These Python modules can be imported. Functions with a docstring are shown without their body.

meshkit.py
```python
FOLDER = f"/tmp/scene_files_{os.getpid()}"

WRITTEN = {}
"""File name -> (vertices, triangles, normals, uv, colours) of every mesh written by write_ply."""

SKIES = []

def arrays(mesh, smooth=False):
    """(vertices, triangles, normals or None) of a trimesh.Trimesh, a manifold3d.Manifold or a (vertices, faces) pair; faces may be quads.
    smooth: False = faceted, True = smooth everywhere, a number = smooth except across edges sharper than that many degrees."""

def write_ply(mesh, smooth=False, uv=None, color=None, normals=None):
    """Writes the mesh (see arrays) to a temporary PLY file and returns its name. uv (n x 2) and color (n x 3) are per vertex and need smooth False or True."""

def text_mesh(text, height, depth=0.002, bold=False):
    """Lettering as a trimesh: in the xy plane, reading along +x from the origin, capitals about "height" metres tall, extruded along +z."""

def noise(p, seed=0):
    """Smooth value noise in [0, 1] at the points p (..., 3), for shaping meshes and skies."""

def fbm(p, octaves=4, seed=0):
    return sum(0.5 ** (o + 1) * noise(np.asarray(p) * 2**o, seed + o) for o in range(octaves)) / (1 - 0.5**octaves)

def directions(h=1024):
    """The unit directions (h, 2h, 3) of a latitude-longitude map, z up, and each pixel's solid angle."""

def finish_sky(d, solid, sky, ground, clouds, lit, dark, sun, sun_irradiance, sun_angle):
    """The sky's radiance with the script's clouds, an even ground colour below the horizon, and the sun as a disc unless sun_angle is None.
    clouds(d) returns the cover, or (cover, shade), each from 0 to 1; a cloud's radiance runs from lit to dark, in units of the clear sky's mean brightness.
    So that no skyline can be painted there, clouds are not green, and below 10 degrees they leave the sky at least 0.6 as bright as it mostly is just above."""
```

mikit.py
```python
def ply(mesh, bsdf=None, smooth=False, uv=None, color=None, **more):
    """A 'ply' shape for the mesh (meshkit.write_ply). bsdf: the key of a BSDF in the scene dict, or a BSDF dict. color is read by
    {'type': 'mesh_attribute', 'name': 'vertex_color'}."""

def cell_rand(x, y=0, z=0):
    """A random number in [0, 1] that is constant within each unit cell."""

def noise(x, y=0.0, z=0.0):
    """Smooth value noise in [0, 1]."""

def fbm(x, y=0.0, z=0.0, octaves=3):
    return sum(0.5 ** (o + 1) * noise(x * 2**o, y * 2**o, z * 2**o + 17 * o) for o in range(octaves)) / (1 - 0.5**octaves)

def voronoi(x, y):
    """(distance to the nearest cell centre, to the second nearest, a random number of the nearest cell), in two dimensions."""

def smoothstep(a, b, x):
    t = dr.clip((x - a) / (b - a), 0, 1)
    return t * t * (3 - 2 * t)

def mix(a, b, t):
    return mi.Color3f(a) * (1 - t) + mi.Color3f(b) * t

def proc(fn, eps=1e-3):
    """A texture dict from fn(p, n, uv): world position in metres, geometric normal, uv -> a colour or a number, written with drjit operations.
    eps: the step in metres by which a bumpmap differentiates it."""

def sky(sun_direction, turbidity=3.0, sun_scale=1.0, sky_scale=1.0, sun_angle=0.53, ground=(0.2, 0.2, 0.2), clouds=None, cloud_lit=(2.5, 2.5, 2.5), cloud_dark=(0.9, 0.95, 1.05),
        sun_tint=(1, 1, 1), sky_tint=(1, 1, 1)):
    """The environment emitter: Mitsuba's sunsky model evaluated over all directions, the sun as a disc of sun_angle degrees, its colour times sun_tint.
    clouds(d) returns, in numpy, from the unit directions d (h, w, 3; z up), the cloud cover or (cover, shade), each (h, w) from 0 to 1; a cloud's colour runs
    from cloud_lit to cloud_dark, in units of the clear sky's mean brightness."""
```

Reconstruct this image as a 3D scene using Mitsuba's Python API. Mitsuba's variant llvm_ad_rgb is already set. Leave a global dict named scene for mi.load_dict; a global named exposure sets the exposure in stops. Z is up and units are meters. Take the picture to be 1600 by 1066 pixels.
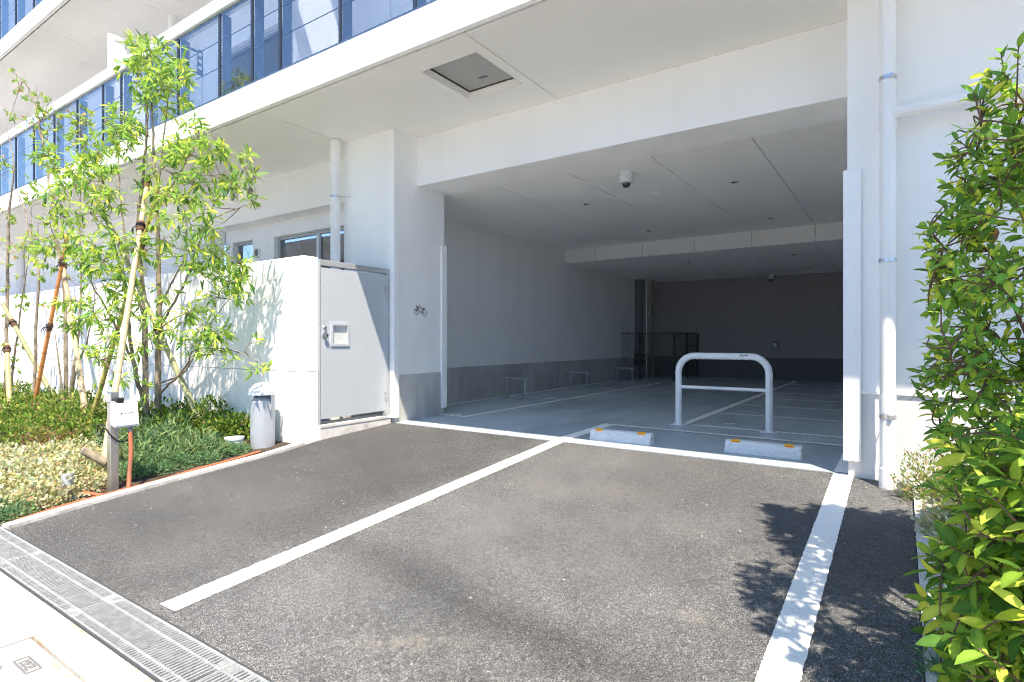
import math, random
import numpy as np, trimesh, drjit as dr
import mitsuba as mi
import mikit, meshkit
from mikit import proc, noise, fbm, voronoi, smoothstep, mix, cell_rand
from shapely.geometry import Polygon, LineString, Point, box as sbox
from shapely.ops import unary_union
from shapely import affinity

T = mi.ScalarTransform4f
scene, labels = {}, {}

# ------------------------------------------------------------------ camera, sky, exposure
YAW = math.radians(34.3)
EYE = np.array([0.0, 0.0, 1.0])
FWD = np.array([-math.sin(YAW), math.cos(YAW), 0.0])
scene['camera'] = {'type': 'perspective', 'fov': 83.97, 'fov_axis': 'x', 'near_clip': 0.05, 'far_clip': 2000.0,
                   'to_world': T().look_at(origin=EYE.tolist(), target=(EYE + FWD).tolist(), up=[0, 0, 1])}
SUN = np.array([0.309, -0.368, 0.877])
scene['sky_light'] = mikit.sky(SUN.tolist(), turbidity=3.0, ground=(0.28, 0.27, 0.25), sky_tint=(0.93, 1.0, 1.10), sun_tint=(0.965, 1.0, 1.045))
exposure = 2.85

# ------------------------------------------------------------------ materials
def two(b): return {'type': 'twosided', 'inner': b}
def prin(col, rough=0.6, metal=0.0, spec=0.5, **k):
    c = col if isinstance(col, dict) else {'type': 'rgb', 'value': list(col)}
    r = rough if isinstance(rough, dict) else float(rough)
    return {'type': 'principled', 'base_color': c, 'roughness': r, 'metallic': float(metal), 'specular': float(spec), **k}
def bump(b, fn, scale, eps=1e-3): return {'type': 'bumpmap', 'tex': proc(fn, eps), 'scale': float(scale), 'inner': b}

def c_wall(p, n, uv):
    big = fbm(p.x * 0.6, p.y * 0.6, p.z * 0.5)
    st = fbm(p.x * 5 + p.y * 5, p.z * 0.45, 3.0)
    return mix((0.80, 0.80, 0.785), (0.75, 0.75, 0.735), smoothstep(0.35, 0.75, big * 0.6 + st * 0.4))
def h_wall(p, n, uv): return fbm(p.x * 160, p.y * 160, p.z * 160, 2)
scene['m_wall'] = two(bump(prin(proc(c_wall), 0.75, spec=0.3), h_wall, 0.0006))
def c_soffit(p, n, uv):
    return mix((0.77, 0.765, 0.735), (0.73, 0.725, 0.695), smoothstep(0.3, 0.7, fbm(p.x * 0.8, p.y * 0.8, p.z)))
scene['m_soffit'] = two(bump(prin(proc(c_soffit), 0.8, spec=0.3), h_wall, 0.0004))
scene['m_drain'] = two(prin((0.05, 0.055, 0.06), 0.8))
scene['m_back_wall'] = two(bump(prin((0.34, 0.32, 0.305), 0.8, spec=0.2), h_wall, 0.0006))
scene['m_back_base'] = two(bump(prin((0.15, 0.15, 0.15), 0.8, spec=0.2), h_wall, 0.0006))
scene['m_joint'] = two(prin((0.10, 0.095, 0.09), 0.8))
def c_conc(p, n, uv):
    a = fbm(p.x * 2.1, p.y * 2.1, p.z * 1.2, 4)
    b = fbm(p.x * 9 + p.y * 9, p.z * 1.4, 7.0, 3)
    g = mix((0.36, 0.355, 0.345), (0.52, 0.515, 0.50), smoothstep(0.25, 0.75, a * 0.65 + b * 0.35))
    return g * (0.92 + 0.16 * noise(p.x * 240, p.y * 240, p.z * 240))
scene['m_concrete_pale'] = two(prin(proc(lambda p, n, uv: mi.Color3f(c_conc(p, n, uv)) * 0.55 + 0.36), 0.8, spec=0.3))
def h_conc(p, n, uv): return fbm(p.x * 60, p.y * 60, p.z * 60, 3)
scene['m_concrete'] = two(bump(prin(proc(c_conc), 0.8, spec=0.3), h_conc, 0.0015))
def c_floor(p, n, uv):
    a = fbm(p.x * 0.7, p.y * 0.7, 2.0, 4)
    s = fbm(p.x * 5, p.y * 1.1, 9.0, 3)
    g = mix((0.30, 0.355, 0.385), (0.42, 0.475, 0.505), smoothstep(0.25, 0.75, a * 0.6 + s * 0.4))
    return g * (0.96 + 0.08 * noise(p.x * 300, p.y * 300))
def r_floor(p, n, uv): return 0.30 + 0.3 * fbm(p.x * 1.7, p.y * 1.2, 5.0, 3)
scene['m_floor'] = two(prin(proc(c_floor), proc(r_floor), spec=0.5))

def blob(p, x, y, rx, ry, ang=0.0):
    c, s = math.cos(ang), math.sin(ang)
    u = ((p.x - x) * c + (p.y - y) * s) / rx
    v = (-(p.x - x) * s + (p.y - y) * c) / ry
    return dr.exp(-(u * u + v * v))
def c_asphalt(p, n, uv):
    d1, d2, r = voronoi(p.x * 165, p.y * 165)
    r2 = cell_rand(p.x * 330, p.y * 330, 3.0)
    tone = 0.026 + 0.27 * r * r * smoothstep(0.62, 0.15, d1) + 0.085 * r2 * r2
    g3 = voronoi(p.x * 70 + 3.1, p.y * 70 + 8.7)[2]
    g4 = voronoi(p.x * 34 + 1.1, p.y * 34 + 5.7)[2]
    tone = tone * (0.62 + 0.52 * g3 + 0.30 * g4)
    big = fbm(p.x * 0.9, p.y * 0.9, 1.0, 4)
    mid = fbm(p.x * 3.3, p.y * 3.3, 4.0, 3)
    w = smoothstep(0.28, 0.72, big * 0.6 + mid * 0.4)
    left = smoothstep(-2.75, -3.1, p.x + 0.1 * fbm(p.x * 2, p.y * 2))           # the newer, darker lane left of the line
    track = blob(p, -2.2, 2.12, 0.75, 0.16, -0.12) + blob(p, -1.15, 1.95, 0.55, 0.13, -0.1)
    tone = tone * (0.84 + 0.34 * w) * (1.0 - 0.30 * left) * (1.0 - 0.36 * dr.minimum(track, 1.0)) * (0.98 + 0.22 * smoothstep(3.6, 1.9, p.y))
    col = mi.Color3f(tone) * mix((0.955, 1.0, 1.06), (1.0, 1.0, 1.0), mid)
    sand = 0.6 * blob(p, -1.62, 1.66, 0.22, 0.05, 0.5) + 0.5 * blob(p, -0.66, 2.42, 0.12, 0.05) + 0.2 * blob(p, -2.1, 3.7, 0.9, 0.16, 0.2)
    sand = dr.clip(sand * smoothstep(0.3, 0.7, fbm(p.x * 30, p.y * 30, 2.0, 3)) * 0.9, 0, 0.5)
    return mix(col, (0.28, 0.25, 0.205), sand * 0.8)
def h_asphalt(p, n, uv):
    d1, d2, r = voronoi(p.x * 165, p.y * 165)
    return smoothstep(0.6, 0.1, d1) * (0.3 + r) + 0.5 * noise(p.x * 45, p.y * 45)
scene['m_asphalt'] = two(bump(prin(proc(c_asphalt), 0.72, spec=0.4), h_asphalt, 0.0022, 6e-4))
def c_line(p, n, uv):
    w = fbm(p.x * 70, p.y * 70, 3.0, 3)
    b = fbm(p.x * 3, p.y * 3, 8.0, 3)
    return mix((0.80, 0.80, 0.78), (0.55, 0.54, 0.52), smoothstep(0.62, 0.80, w * 0.75 + b * 0.3) * 0.5)
scene['m_line'] = two(bump(prin(proc(c_line), 0.65, spec=0.3), lambda p, n, uv: noise(p.x * 120, p.y * 120) + 0.5 * noise(p.x * 45, p.y * 45), 0.0012, 6e-4))
def c_pave(p, n, uv):
    a = fbm(p.x * 1.6, p.y * 1.6, 3.0, 4)
    k = noise(p.x * 260, p.y * 260)
    g = mix((0.42, 0.41, 0.39), (0.56, 0.55, 0.53), smoothstep(0.3, 0.7, a)) * (0.9 + 0.2 * k)
    edge = smoothstep(0.925, 0.975, p.y) * smoothstep(0.2, 0.6, fbm(p.x * 9, p.y * 9, 1.0))
    d = blob(p, -2.99, 0.85, 0.10, 0.02) + blob(p, -2.6, 0.82, 0.3, 0.012)
    d = dr.clip((d + edge * 0.8) * smoothstep(0.35, 0.6, fbm(p.x * 50, p.y * 50, 6.0)), 0, 0.8)
    return mix(g, (0.38, 0.28, 0.19), d)
scene['m_pavement'] = two(bump(prin(proc(c_pave), 0.8, spec=0.3), lambda p, n, uv: fbm(p.x * 140, p.y * 140, 1.0, 2), 0.0012))
def c_kerb(p, n, uv):
    return mix((0.60, 0.59, 0.57), (0.40, 0.385, 0.36), smoothstep(0.45, 0.8, fbm(p.x * 9, p.y * 9, p.z * 9, 4))) * (0.92 + 0.16 * noise(p.x * 220, p.y * 220))
scene['m_kerb'] = two(bump(prin(proc(c_kerb), 0.8, spec=0.3), h_conc, 0.0015))
def c_soil(p, n, uv):
    d1, d2, r = voronoi(p.x * 70, p.y * 70)
    return mix((0.035, 0.028, 0.022), (0.17, 0.145, 0.12), r * smoothstep(0.55, 0.2, d1) * (0.4 + fbm(p.x * 3, p.y * 3)))
scene['m_soil'] = two(bump(prin(proc(c_soil), 0.9, spec=0.2), lambda p, n, uv: smoothstep(0.6, 0.1, voronoi(p.x * 70, p.y * 70)[0]), 0.006))
scene['m_street'] = two(prin(proc(lambda p, n, uv: mi.Color3f(0.30 + 0.08 * fbm(p.x * 0.4, p.y * 0.4))), 0.85, spec=0.3))
scene['m_white_metal'] = two(prin((0.80, 0.80, 0.79), 0.35))
scene['m_pvc'] = two(prin(proc(lambda p, n, uv: mix((0.79, 0.785, 0.77), (0.71, 0.70, 0.68), smoothstep(0.4, 0.75, fbm(p.x * 4, p.y * 4, p.z * 1.5, 3)))), 0.35))
def c_gal(p, n, uv):
    d = voronoi(p.x * 40 + p.z * 40, p.y * 40 + p.z * 17)[2]
    return mi.Color3f(0.36 + 0.12 * d) * mi.Color3f(0.96, 1.0, 1.03)
scene['m_galvanised'] = two(prin(proc(c_gal), 0.45, metal=0.4))
scene['m_steel'] = two(prin((0.47, 0.46, 0.44), 0.36, metal=0.8))
scene['m_chrome'] = two(prin((0.55, 0.55, 0.55), 0.25, metal=1.0))
scene['m_dark_steel'] = two(prin((0.030, 0.040, 0.060), 0.35))
scene['m_post_blue'] = two(prin((0.065, 0.10, 0.17), 0.4))
scene['m_cap'] = two(prin((0.72, 0.76, 0.78), 0.3, metal=0.25))
scene['m_door'] = two(bump(prin((0.44, 0.475, 0.51), 0.38), lambda p, n, uv: fbm(p.x * 30, p.y * 30, p.z * 30, 2), 0.0003))
scene['m_frame_grey'] = two(prin((0.42, 0.44, 0.45), 0.4, metal=0.3))
scene['m_plate_grey'] = two(prin((0.36, 0.365, 0.36), 0.5))
scene['m_black'] = two(prin((0.015, 0.016, 0.018), 0.4))
scene['m_gloss_black'] = two(prin((0.012, 0.012, 0.014), 0.06, clearcoat=1.0))
scene['m_dark'] = two(prin((0.05, 0.05, 0.05), 0.7))
scene['m_rubber_grey'] = two(prin((0.16, 0.165, 0.17), 0.6))
scene['m_light_grey'] = two(prin((0.56, 0.58, 0.61), 0.45))
scene['m_bollard'] = two(prin((0.40, 0.43, 0.47), 0.45, metal=0.2))
def c_stop(p, n, uv): return mix((0.70, 0.71, 0.715), (0.62, 0.63, 0.635), smoothstep(0.4, 0.7, fbm(p.x * 45, p.y * 45, p.z * 45, 3)))
scene['m_stop'] = two(bump(prin(proc(c_stop), 0.7), lambda p, n, uv: fbm(p.x * 90, p.y * 90, p.z * 90, 2), 0.001))
scene['m_yellow'] = two(prin((0.90, 0.52, 0.02), 0.3))
scene['m_orange'] = two(prin((0.75, 0.14, 0.01), 0.2))
def c_opipe(p, n, uv): return mix((0.42, 0.13, 0.06), (0.28, 0.11, 0.065), smoothstep(0.4, 0.7, fbm(p.x * 14, p.y * 14, p.z * 14, 3)))
scene['m_orange_pipe'] = two(prin(proc(c_opipe), 0.55))
scene['m_frosted'] = two(prin((0.60, 0.615, 0.60), 0.18))
scene['m_curtain'] = two(prin((0.17, 0.16, 0.15), 0.9))
scene['m_glass'] = {'type': 'thindielectric', 'specular_transmittance': {'type': 'rgb', 'value': [0.72, 0.76, 0.76]}}
scene['m_blue_glass'] = {'type': 'thindielectric', 'int_ior': 1.75, 'specular_transmittance': {'type': 'rgb', 'value': [0.68, 0.76, 0.87]}}
vcol = {'type': 'mesh_attribute', 'name': 'vertex_color'}
def c_bark(p, n, uv): return mix((0.30, 0.255, 0.19), (0.16, 0.135, 0.10), smoothstep(0.35, 0.7, fbm(p.x * 18, p.y * 18, p.z * 9, 3)))
scene['m_bark'] = two(bump(prin(proc(c_bark), 0.85, spec=0.2), lambda p, n, uv: fbm(p.x * 70, p.y * 70, p.z * 20, 2), 0.002))
scene['m_twig'] = two(prin((0.17, 0.105, 0.075), 0.75, spec=0.2))
scene['m_leaf'] = {'type': 'principledthin', 'base_color': vcol, 'roughness': 0.30, 'diff_trans': 1.0, 'eta': 1.45}
scene['m_bamboo'] = two(prin(vcol, 0.5))
scene['m_fibre'] = two(bump(prin((0.13, 0.075, 0.05), 0.95, spec=0.1), lambda p, n, uv: noise(p.x * 200, p.y * 200, p.z * 60), 0.004))

# ------------------------------------------------------------------ helpers
used = {}
def key_of(name, parent=None):
    base = (parent + '__' if parent else '') + name
    k = used.get(base, 0); used[base] = k + 1
    return base if k == 0 else '%s_%03d' % (base, k)
def add(parent, name, mesh, bsdf, smooth=False, label=None, kind=None, color=None):
    k = key_of(name, parent)
    scene[k] = mikit.ply(mesh, bsdf, smooth, color=color)
    d = {}
    if label: d['label'] = label
    if kind: d['kind'] = kind
    if d: labels[k] = d
    return k
def thing(name, label, cat, group=None):
    k = key_of(name)
    labels[k] = {'label': label, 'category': cat}
    if group: labels[k]['group'] = group
    return k
def solo(name, label, cat, mesh, bsdf, smooth=False, group=None, kind=None, color=None):
    k = thing(name, label, cat, group)
    scene[k] = mikit.ply(mesh, bsdf, smooth, color=color)
    if kind: labels[k]['kind'] = kind
    return k
def struct(name, mesh, bsdf, smooth=False, label=None):
    k = key_of(name)
    scene[k] = mikit.ply(mesh, bsdf, smooth)
    labels[k] = {'kind': 'structure'}
    if label: labels[k]['label'] = label
    return k
def cat(*ms):
    ms = [m for x in ms for m in (x if isinstance(x, (list, tuple)) else [x])]
    return trimesh.util.concatenate(ms)
def bx(x0, x1, y0, y1, z0, z1):
    return trimesh.creation.box(bounds=[[x0, y0, z0], [x1, y1, z1]])
def cb(x0, x1, y0, y1, z0, z1, c=0.006):
    """box with chamfered edges"""
    c = min(c, 0.45 * min(x1 - x0, y1 - y0, z1 - z0))
    pts = []
    for X, dx in ((x0, c), (x1, -c)):
        for Y, dy in ((y0, c), (y1, -c)):
            for Z, dz in ((z0, c), (z1, -c)):
                pts += [(X, Y + dy, Z + dz), (X + dx, Y, Z + dz), (X + dx, Y + dy, Z)]
    return trimesh.convex.convex_hull(np.array(pts))
def ext(poly, h): return trimesh.creation.extrude_polygon(poly, h, engine='earcut')
def frame_rot(t):
    t = t / np.linalg.norm(t)
    a = np.cross(t, [0, 0, 1.0] if abs(t[2]) < 0.9 else [1.0, 0, 0]); a /= np.linalg.norm(a)
    return t, a, np.cross(t, a)
def tube(pts, r, sides=10, caps=True):
    p = np.asarray(pts, float); n = len(p)
    r = np.broadcast_to(np.asarray(r, float), (n,))
    t = np.gradient(p, axis=0); t /= np.linalg.norm(t, axis=1, keepdims=True) + 1e-12
    _, a, _ = frame_rot(t[0])
    ang = np.arange(sides) * 2 * np.pi / sides
    V = []
    for i in range(n):
        a = a - t[i] * (a @ t[i]); a /= np.linalg.norm(a) + 1e-12
        b = np.cross(t[i], a)
        V.append(p[i] + r[i] * (np.cos(ang)[:, None] * a + np.sin(ang)[:, None] * b))
    V = np.vstack(V); F = []
    for i in range(n - 1):
        for j in range(sides):
            k = (j + 1) % sides
            q = [i * sides + j, i * sides + k, (i + 1) * sides + k, (i + 1) * sides + j]
            F += [[q[0], q[1], q[2]], [q[0], q[2], q[3]]]
    if caps:
        V = np.vstack([V, p[0], p[-1]])
        for j in range(sides):
            k = (j + 1) % sides
            F += [[n * sides, k, j], [n * sides + 1, (n - 1) * sides + j, (n - 1) * sides + k]]
    return trimesh.Trimesh(V, np.array(F), process=False)
def lathe(prof, at=(0, 0, 0), n=32):
    """revolve (r, z) profile about z"""
    m = trimesh.creation.revolve(np.array(prof, float), sections=n)
    m.apply_translation(at); return m
def smooth_path(pts, n=8):
    p = np.asarray(pts, float)
    if len(p) < 3: return np.array([p[0] + (p[-1] - p[0]) * t for t in np.linspace(0, 1, n)])
    q = np.vstack([2 * p[0] - p[1], p, 2 * p[-1] - p[-2]]); out = []
    for i in range(1, len(q) - 2):
        for t in np.linspace(0, 1, n, endpoint=False):
            a, b, c, d = q[i - 1], q[i], q[i + 1], q[i + 2]
            out.append(0.5 * (2 * b + (c - a) * t + (2 * a - 5 * b + 4 * c - d) * t * t + (3 * b - a - 3 * c + d) * t ** 3))
    out.append(p[-1]); return np.array(out)
def ring(c, axis, R, r, n=24, sides=6):
    _, a, b = frame_rot(np.asarray(axis, float))
    th = np.linspace(0, 2 * np.pi, n + 1)
    return tube(np.asarray(c) + R * (np.cos(th)[:, None] * a + np.sin(th)[:, None] * b), r, sides, caps=False)
SL = 0.0623
def zd(y): return -SL * (5.0 - y) - 0.004          # the driveway's surface
def on_slope(mesh, dz=0.0):
    v = np.array(mesh.vertices); v[:, 2] += zd(v[:, 1]) + dz
    return trimesh.Trimesh(v, mesh.faces, process=False)
def sheet(poly, z): return (lambda m: trimesh.Trimesh(np.column_stack([m[0], np.full(len(m[0]), z)]), m[1], process=False))(trimesh.creation.triangulate_polygon(poly, engine='earcut'))

# ------------------------------------------------------------------ ground, pavement, driveway, garage floor
struct('ground', bx(-400, 400, -400, 400, -1.0, -0.46), 'm_street')
struct('street', bx(-60, 60, -9, -1.6, -0.46, -0.335), 'm_street')
slab_cov = sbox(-3.02, 0.22, -2.36, 0.837)
slab_cov = Polygon([(-3.02, 0.22), (-2.36, 0.22), (-2.36, 0.837), (-3.02, 0.837)])
pave = Polygon([(-60, -1.6), (60, -1.6), (60, 0.985), (-60, 0.985)]).difference(slab_cov.buffer(0.010, join_style=2))
m = ext(pave, 0.10); m.apply_translation([0, 0, -0.348]); struct('pavement', m, 'm_pavement', label='pale concrete pavement along the street')
struct('verge', bx(-60, 60, -1.6, 0.985, -0.46, -0.36), 'm_dark')
cov = solo('inspection_cover', 'pale concrete inspection cover with a small square metal emblem set in the pavement', 'inspection cover', cb(-3.02, -2.36, 0.22, 0.837, -0.33, -0.2475, 0.005), 'm_pavement')
fr = unary_union([sbox(0, 0, 0.14, 0.046).exterior.buffer(0.0035)] + [LineString(l).buffer(0.0042) for l in
    ([(0.03, 0.010), (0.03, 0.036)], [(0.03, 0.023), (0.05, 0.036)], [(0.03, 0.012), (0.05, 0.012)], [(0.055, 0.012), (0.06, 0.036), (0.066, 0.024), (0.075, 0.036)],
     [(0.085, 0.036), (0.108, 0.036), (0.108, 0.024), (0.088, 0.024)], [(0.092, 0.024), (0.092, 0.010), (0.115, 0.010)], [(0.062, 0.010), (0.078, 0.014)])])
m = cat([ext(g, 0.003) for g in getattr(fr, 'geoms', [fr])]); m.apply_translation([-2.845, 0.735, -0.2478]); add(cov, 'emblem', m, 'm_rubber_grey')
m = cat(lathe([(0.0, 0.0), (0.03, 0.0), (0.03, 0.003), (0.0, 0.003)], (-2.845, 0.655, -0.2478), 24), ring((-2.845, 0.655, -0.246), (0, 0, 1), 0.042, 0.002)); add(cov, 'lifting_plug', m, 'm_rubber_grey')

drive = Polygon([(-4.84, 1.222), (-4.965, 1.97), (-5.06, 3.37), (-5.135, 3.7), (-5.18, 3.92), (-5.16, 4.97), (-0.33, 4.97), (-0.33, 4.90), (0.07, 4.90), (0.07, 1.222)])
m = ext(drive, 0.12); m.apply_translation([0, 0, -0.12]); dk = struct('driveway', on_slope(m), 'm_asphalt', label='grey asphalt driveway sloping up to the garage')
def line_poly(x0, y0, x1, y1, w, parent, dz=0.004, flat=False, seed=0):
    """painted line with slightly ragged edges"""
    rg = np.random.default_rng(seed + 17)
    L = math.hypot(x1 - x0, y1 - y0); n = max(2, int(L / 0.015))
    d = np.array([x1 - x0, y1 - y0]) / L; q = np.array([-d[1], d[0]])
    t = np.linspace(0, L, n)
    jit = 0.0005 if flat else 0.0014
    A = [np.array([x0, y0]) + d * s + q * (w / 2 + rg.normal(0, jit)) for s in t]
    B = [np.array([x0, y0]) + d * s - q * (w / 2 + rg.normal(0, jit)) for s in t]
    V = np.array([(*a, 0.0) for a in A] + [(*b, 0.0) for b in B])
    F = []
    for i in range(n - 1): F += [[i, n + i, n + i + 1], [i, n + i + 1, i + 1]]
    m = trimesh.Trimesh(V, np.array(F), process=False)
    m = on_slope(m, dz) if not flat else trimesh.Trimesh(V + [0, 0, dz], np.array(F), process=False)
    return add(parent, 'painted_line', m, 'm_line')
line_poly(-2.80, 1.275, -2.83, 4.965, 0.135, dk)
line_poly(-0.352, 1.222, -0.352, 4.965, 0.132, dk, seed=1)
gf = struct('garage_floor', bx(-6.2, -0.08, 4.96, 16.15, -0.2, 0.0), 'm_floor', label='grey blue painted garage floor')
line_poly(-2.83, 4.975, -2.88, 6.30, 0.135, gf, flat=True, seed=2)
line_poly(-0.352, 4.975, -0.352, 6.19, 0.132, gf, flat=True, seed=3)
line_poly(-2.945, 6.25, -0.3, 6.235, 0.075, gf, 0.008, True, 4)
line_poly(-2.06, 6.80, -0.12, 6.79, 0.072, gf, 0.004, True, 5)
line_poly(-2.13, 6.72, -2.13, 15.6, 0.10, gf, 0.008, True, 6)
for i, y in enumerate((8.13, 9.40, 10.66, 11.91, 13.11, 14.41)): line_poly(-2.08, y, -0.12, y, 0.075, gf, 0.004, True, 10 + i)
line_poly(-5.87, 5.9, -5.87, 13.25, 0.07, gf, 0.004, True, 20)
line_poly(-4.735, 5.79, -4.735, 13.25, 0.075, gf, 0.004, True, 21)
for i, y in enumerate((5.82, 8.45, 10.77, 13.22)): line_poly(-5.90, y, -4.71, y, 0.068, gf, 0.008, True, 22 + i)
for i, (x, y) in enumerate(((-5.05, 6.0), (-5.13, 8.7), (-5.1, 11.05), (-1.75, 7.15), (-1.78, 8.5), (-1.8, 9.8), (-1.8, 11.05))):
    m = cat(ext(LineString([(-0.10, 0), (0.10, 0.0)]).buffer(0.014), 0.0015), ext(LineString([(0.10, 0.02), (0.08, -0.03)]).buffer(0.012), 0.0012))
    m.apply_translation([x, y, 0.0035]); add(gf, 'bay_mark', m, 'm_line')
fl = [LineString(l).buffer(0.006) for l in ([(-4.47, 7.4), (-3.81, 7.37)], [(-3.81, 7.37), (-3.82, 7.95)], [(-3.82, 7.95), (-4.47, 8.0)], [(-4.47, 8.0), (-4.47, 7.4)])]
m = cat([ext(g, 0.002) for g in fl]); m.apply_translation([0, 0, 0.0025]); add(gf, 'access_hatch_frame', m, 'm_frame_grey')

# kerbs
kl = Polygon([(-4.845, 1.222), (-4.97, 1.97), (-5.065, 3.37), (-5.135, 3.7), (-5.24, 3.7), (-5.165, 3.37), (-5.07, 1.97), (-4.945, 1.222)])
def kerb_pieces(name, label, segs, dz):
    k = thing(name, label, 'kerb')
    for pg in segs:
        m = ext(Polygon(pg), 0.20); m.apply_translation([0, 0, -0.18]); add(k, 'kerb_stone', on_slope(m, dz), 'm_kerb')
def quads(pts, w, n, gap=0.003):
    P = np.array(pts, float); d = np.r_[0, np.cumsum(np.linalg.norm(np.diff(P, axis=0), axis=1))]
    out = []
    for i in range(n):
        s = np.array([d[-1] * i / n + gap, d[-1] * (i + 1) / n - gap])
        xy = np.column_stack([np.interp(s, d, P[:, k]) for k in (0, 1)])
        t = (xy[1] - xy[0]) / np.linalg.norm(xy[1] - xy[0]); q = np.array([-t[1], t[0]]) * w
        out.append([tuple(xy[0]), tuple(xy[1]), tuple(xy[1] + q), tuple(xy[0] + q)])
    return out
kerb_pieces('kerb', 'pale concrete edging between the asphalt and the left planting bed', quads([(-4.843, 1.222), (-4.968, 1.97), (-5.063, 3.37), (-5.15, 3.70)], 0.085, 5), 0.005)
kerb_pieces('kerb', 'pale concrete edging between the asphalt and the right planting bed', quads([(0.215, 1.0), (0.215, 4.88)], 0.142, 6), 0.006)
kerb_pieces('kerb', 'pale concrete edging at the left along the pavement in front of the planting bed', quads([(-20, 1.06), (-4.95, 1.06)], 0.10, 20), 0.02)

# planting beds: soil
def soil(x, y):
    nx = meshkit.fbm(np.stack([x * 2.2, y * 2.2, x * 0], -1), 3, 5) - 0.5
    return -SL * (5.0 - np.asarray(y)) + 0.0 + 0.045 * nx
def soil_mesh(x0, x1, y0, y1, step=0.05, rise=None):
    xs = np.linspace(x0, x1, int((x1 - x0) / step) + 2); ys = np.linspace(y0, y1, int((y1 - y0) / step) + 2)
    X, Y = np.meshgrid(xs, ys, indexing='ij')
    Z = soil(X, Y) - 0.02
    Z += 0.012 * (meshkit.noise(np.stack([X * 24, Y * 24, X * 0], -1), 2) - 0.5)
    n, mm = X.shape
    i, j = np.meshgrid(np.arange(n - 1), np.arange(mm - 1), indexing='ij')
    a = i * mm + j
    F = np.stack([a, a + mm, a + mm + 1, a + 1], -1).reshape(-1, 4)
    return trimesh.Trimesh(np.stack([X, Y, Z], -1).reshape(-1, 3), np.vstack([F[:, [0, 1, 2]], F[:, [0, 2, 3]]]), process=False)
struct('planting_bed', soil_mesh(-20, -4.93, 1.14, 3.74, 0.045), 'm_soil', True, 'dark soil of the left planting bed')
struct('planting_bed', soil_mesh(0.21, 4.0, 0.99, 4.93, 0.045), 'm_soil', True, 'dark soil of the right planting bed')

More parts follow.
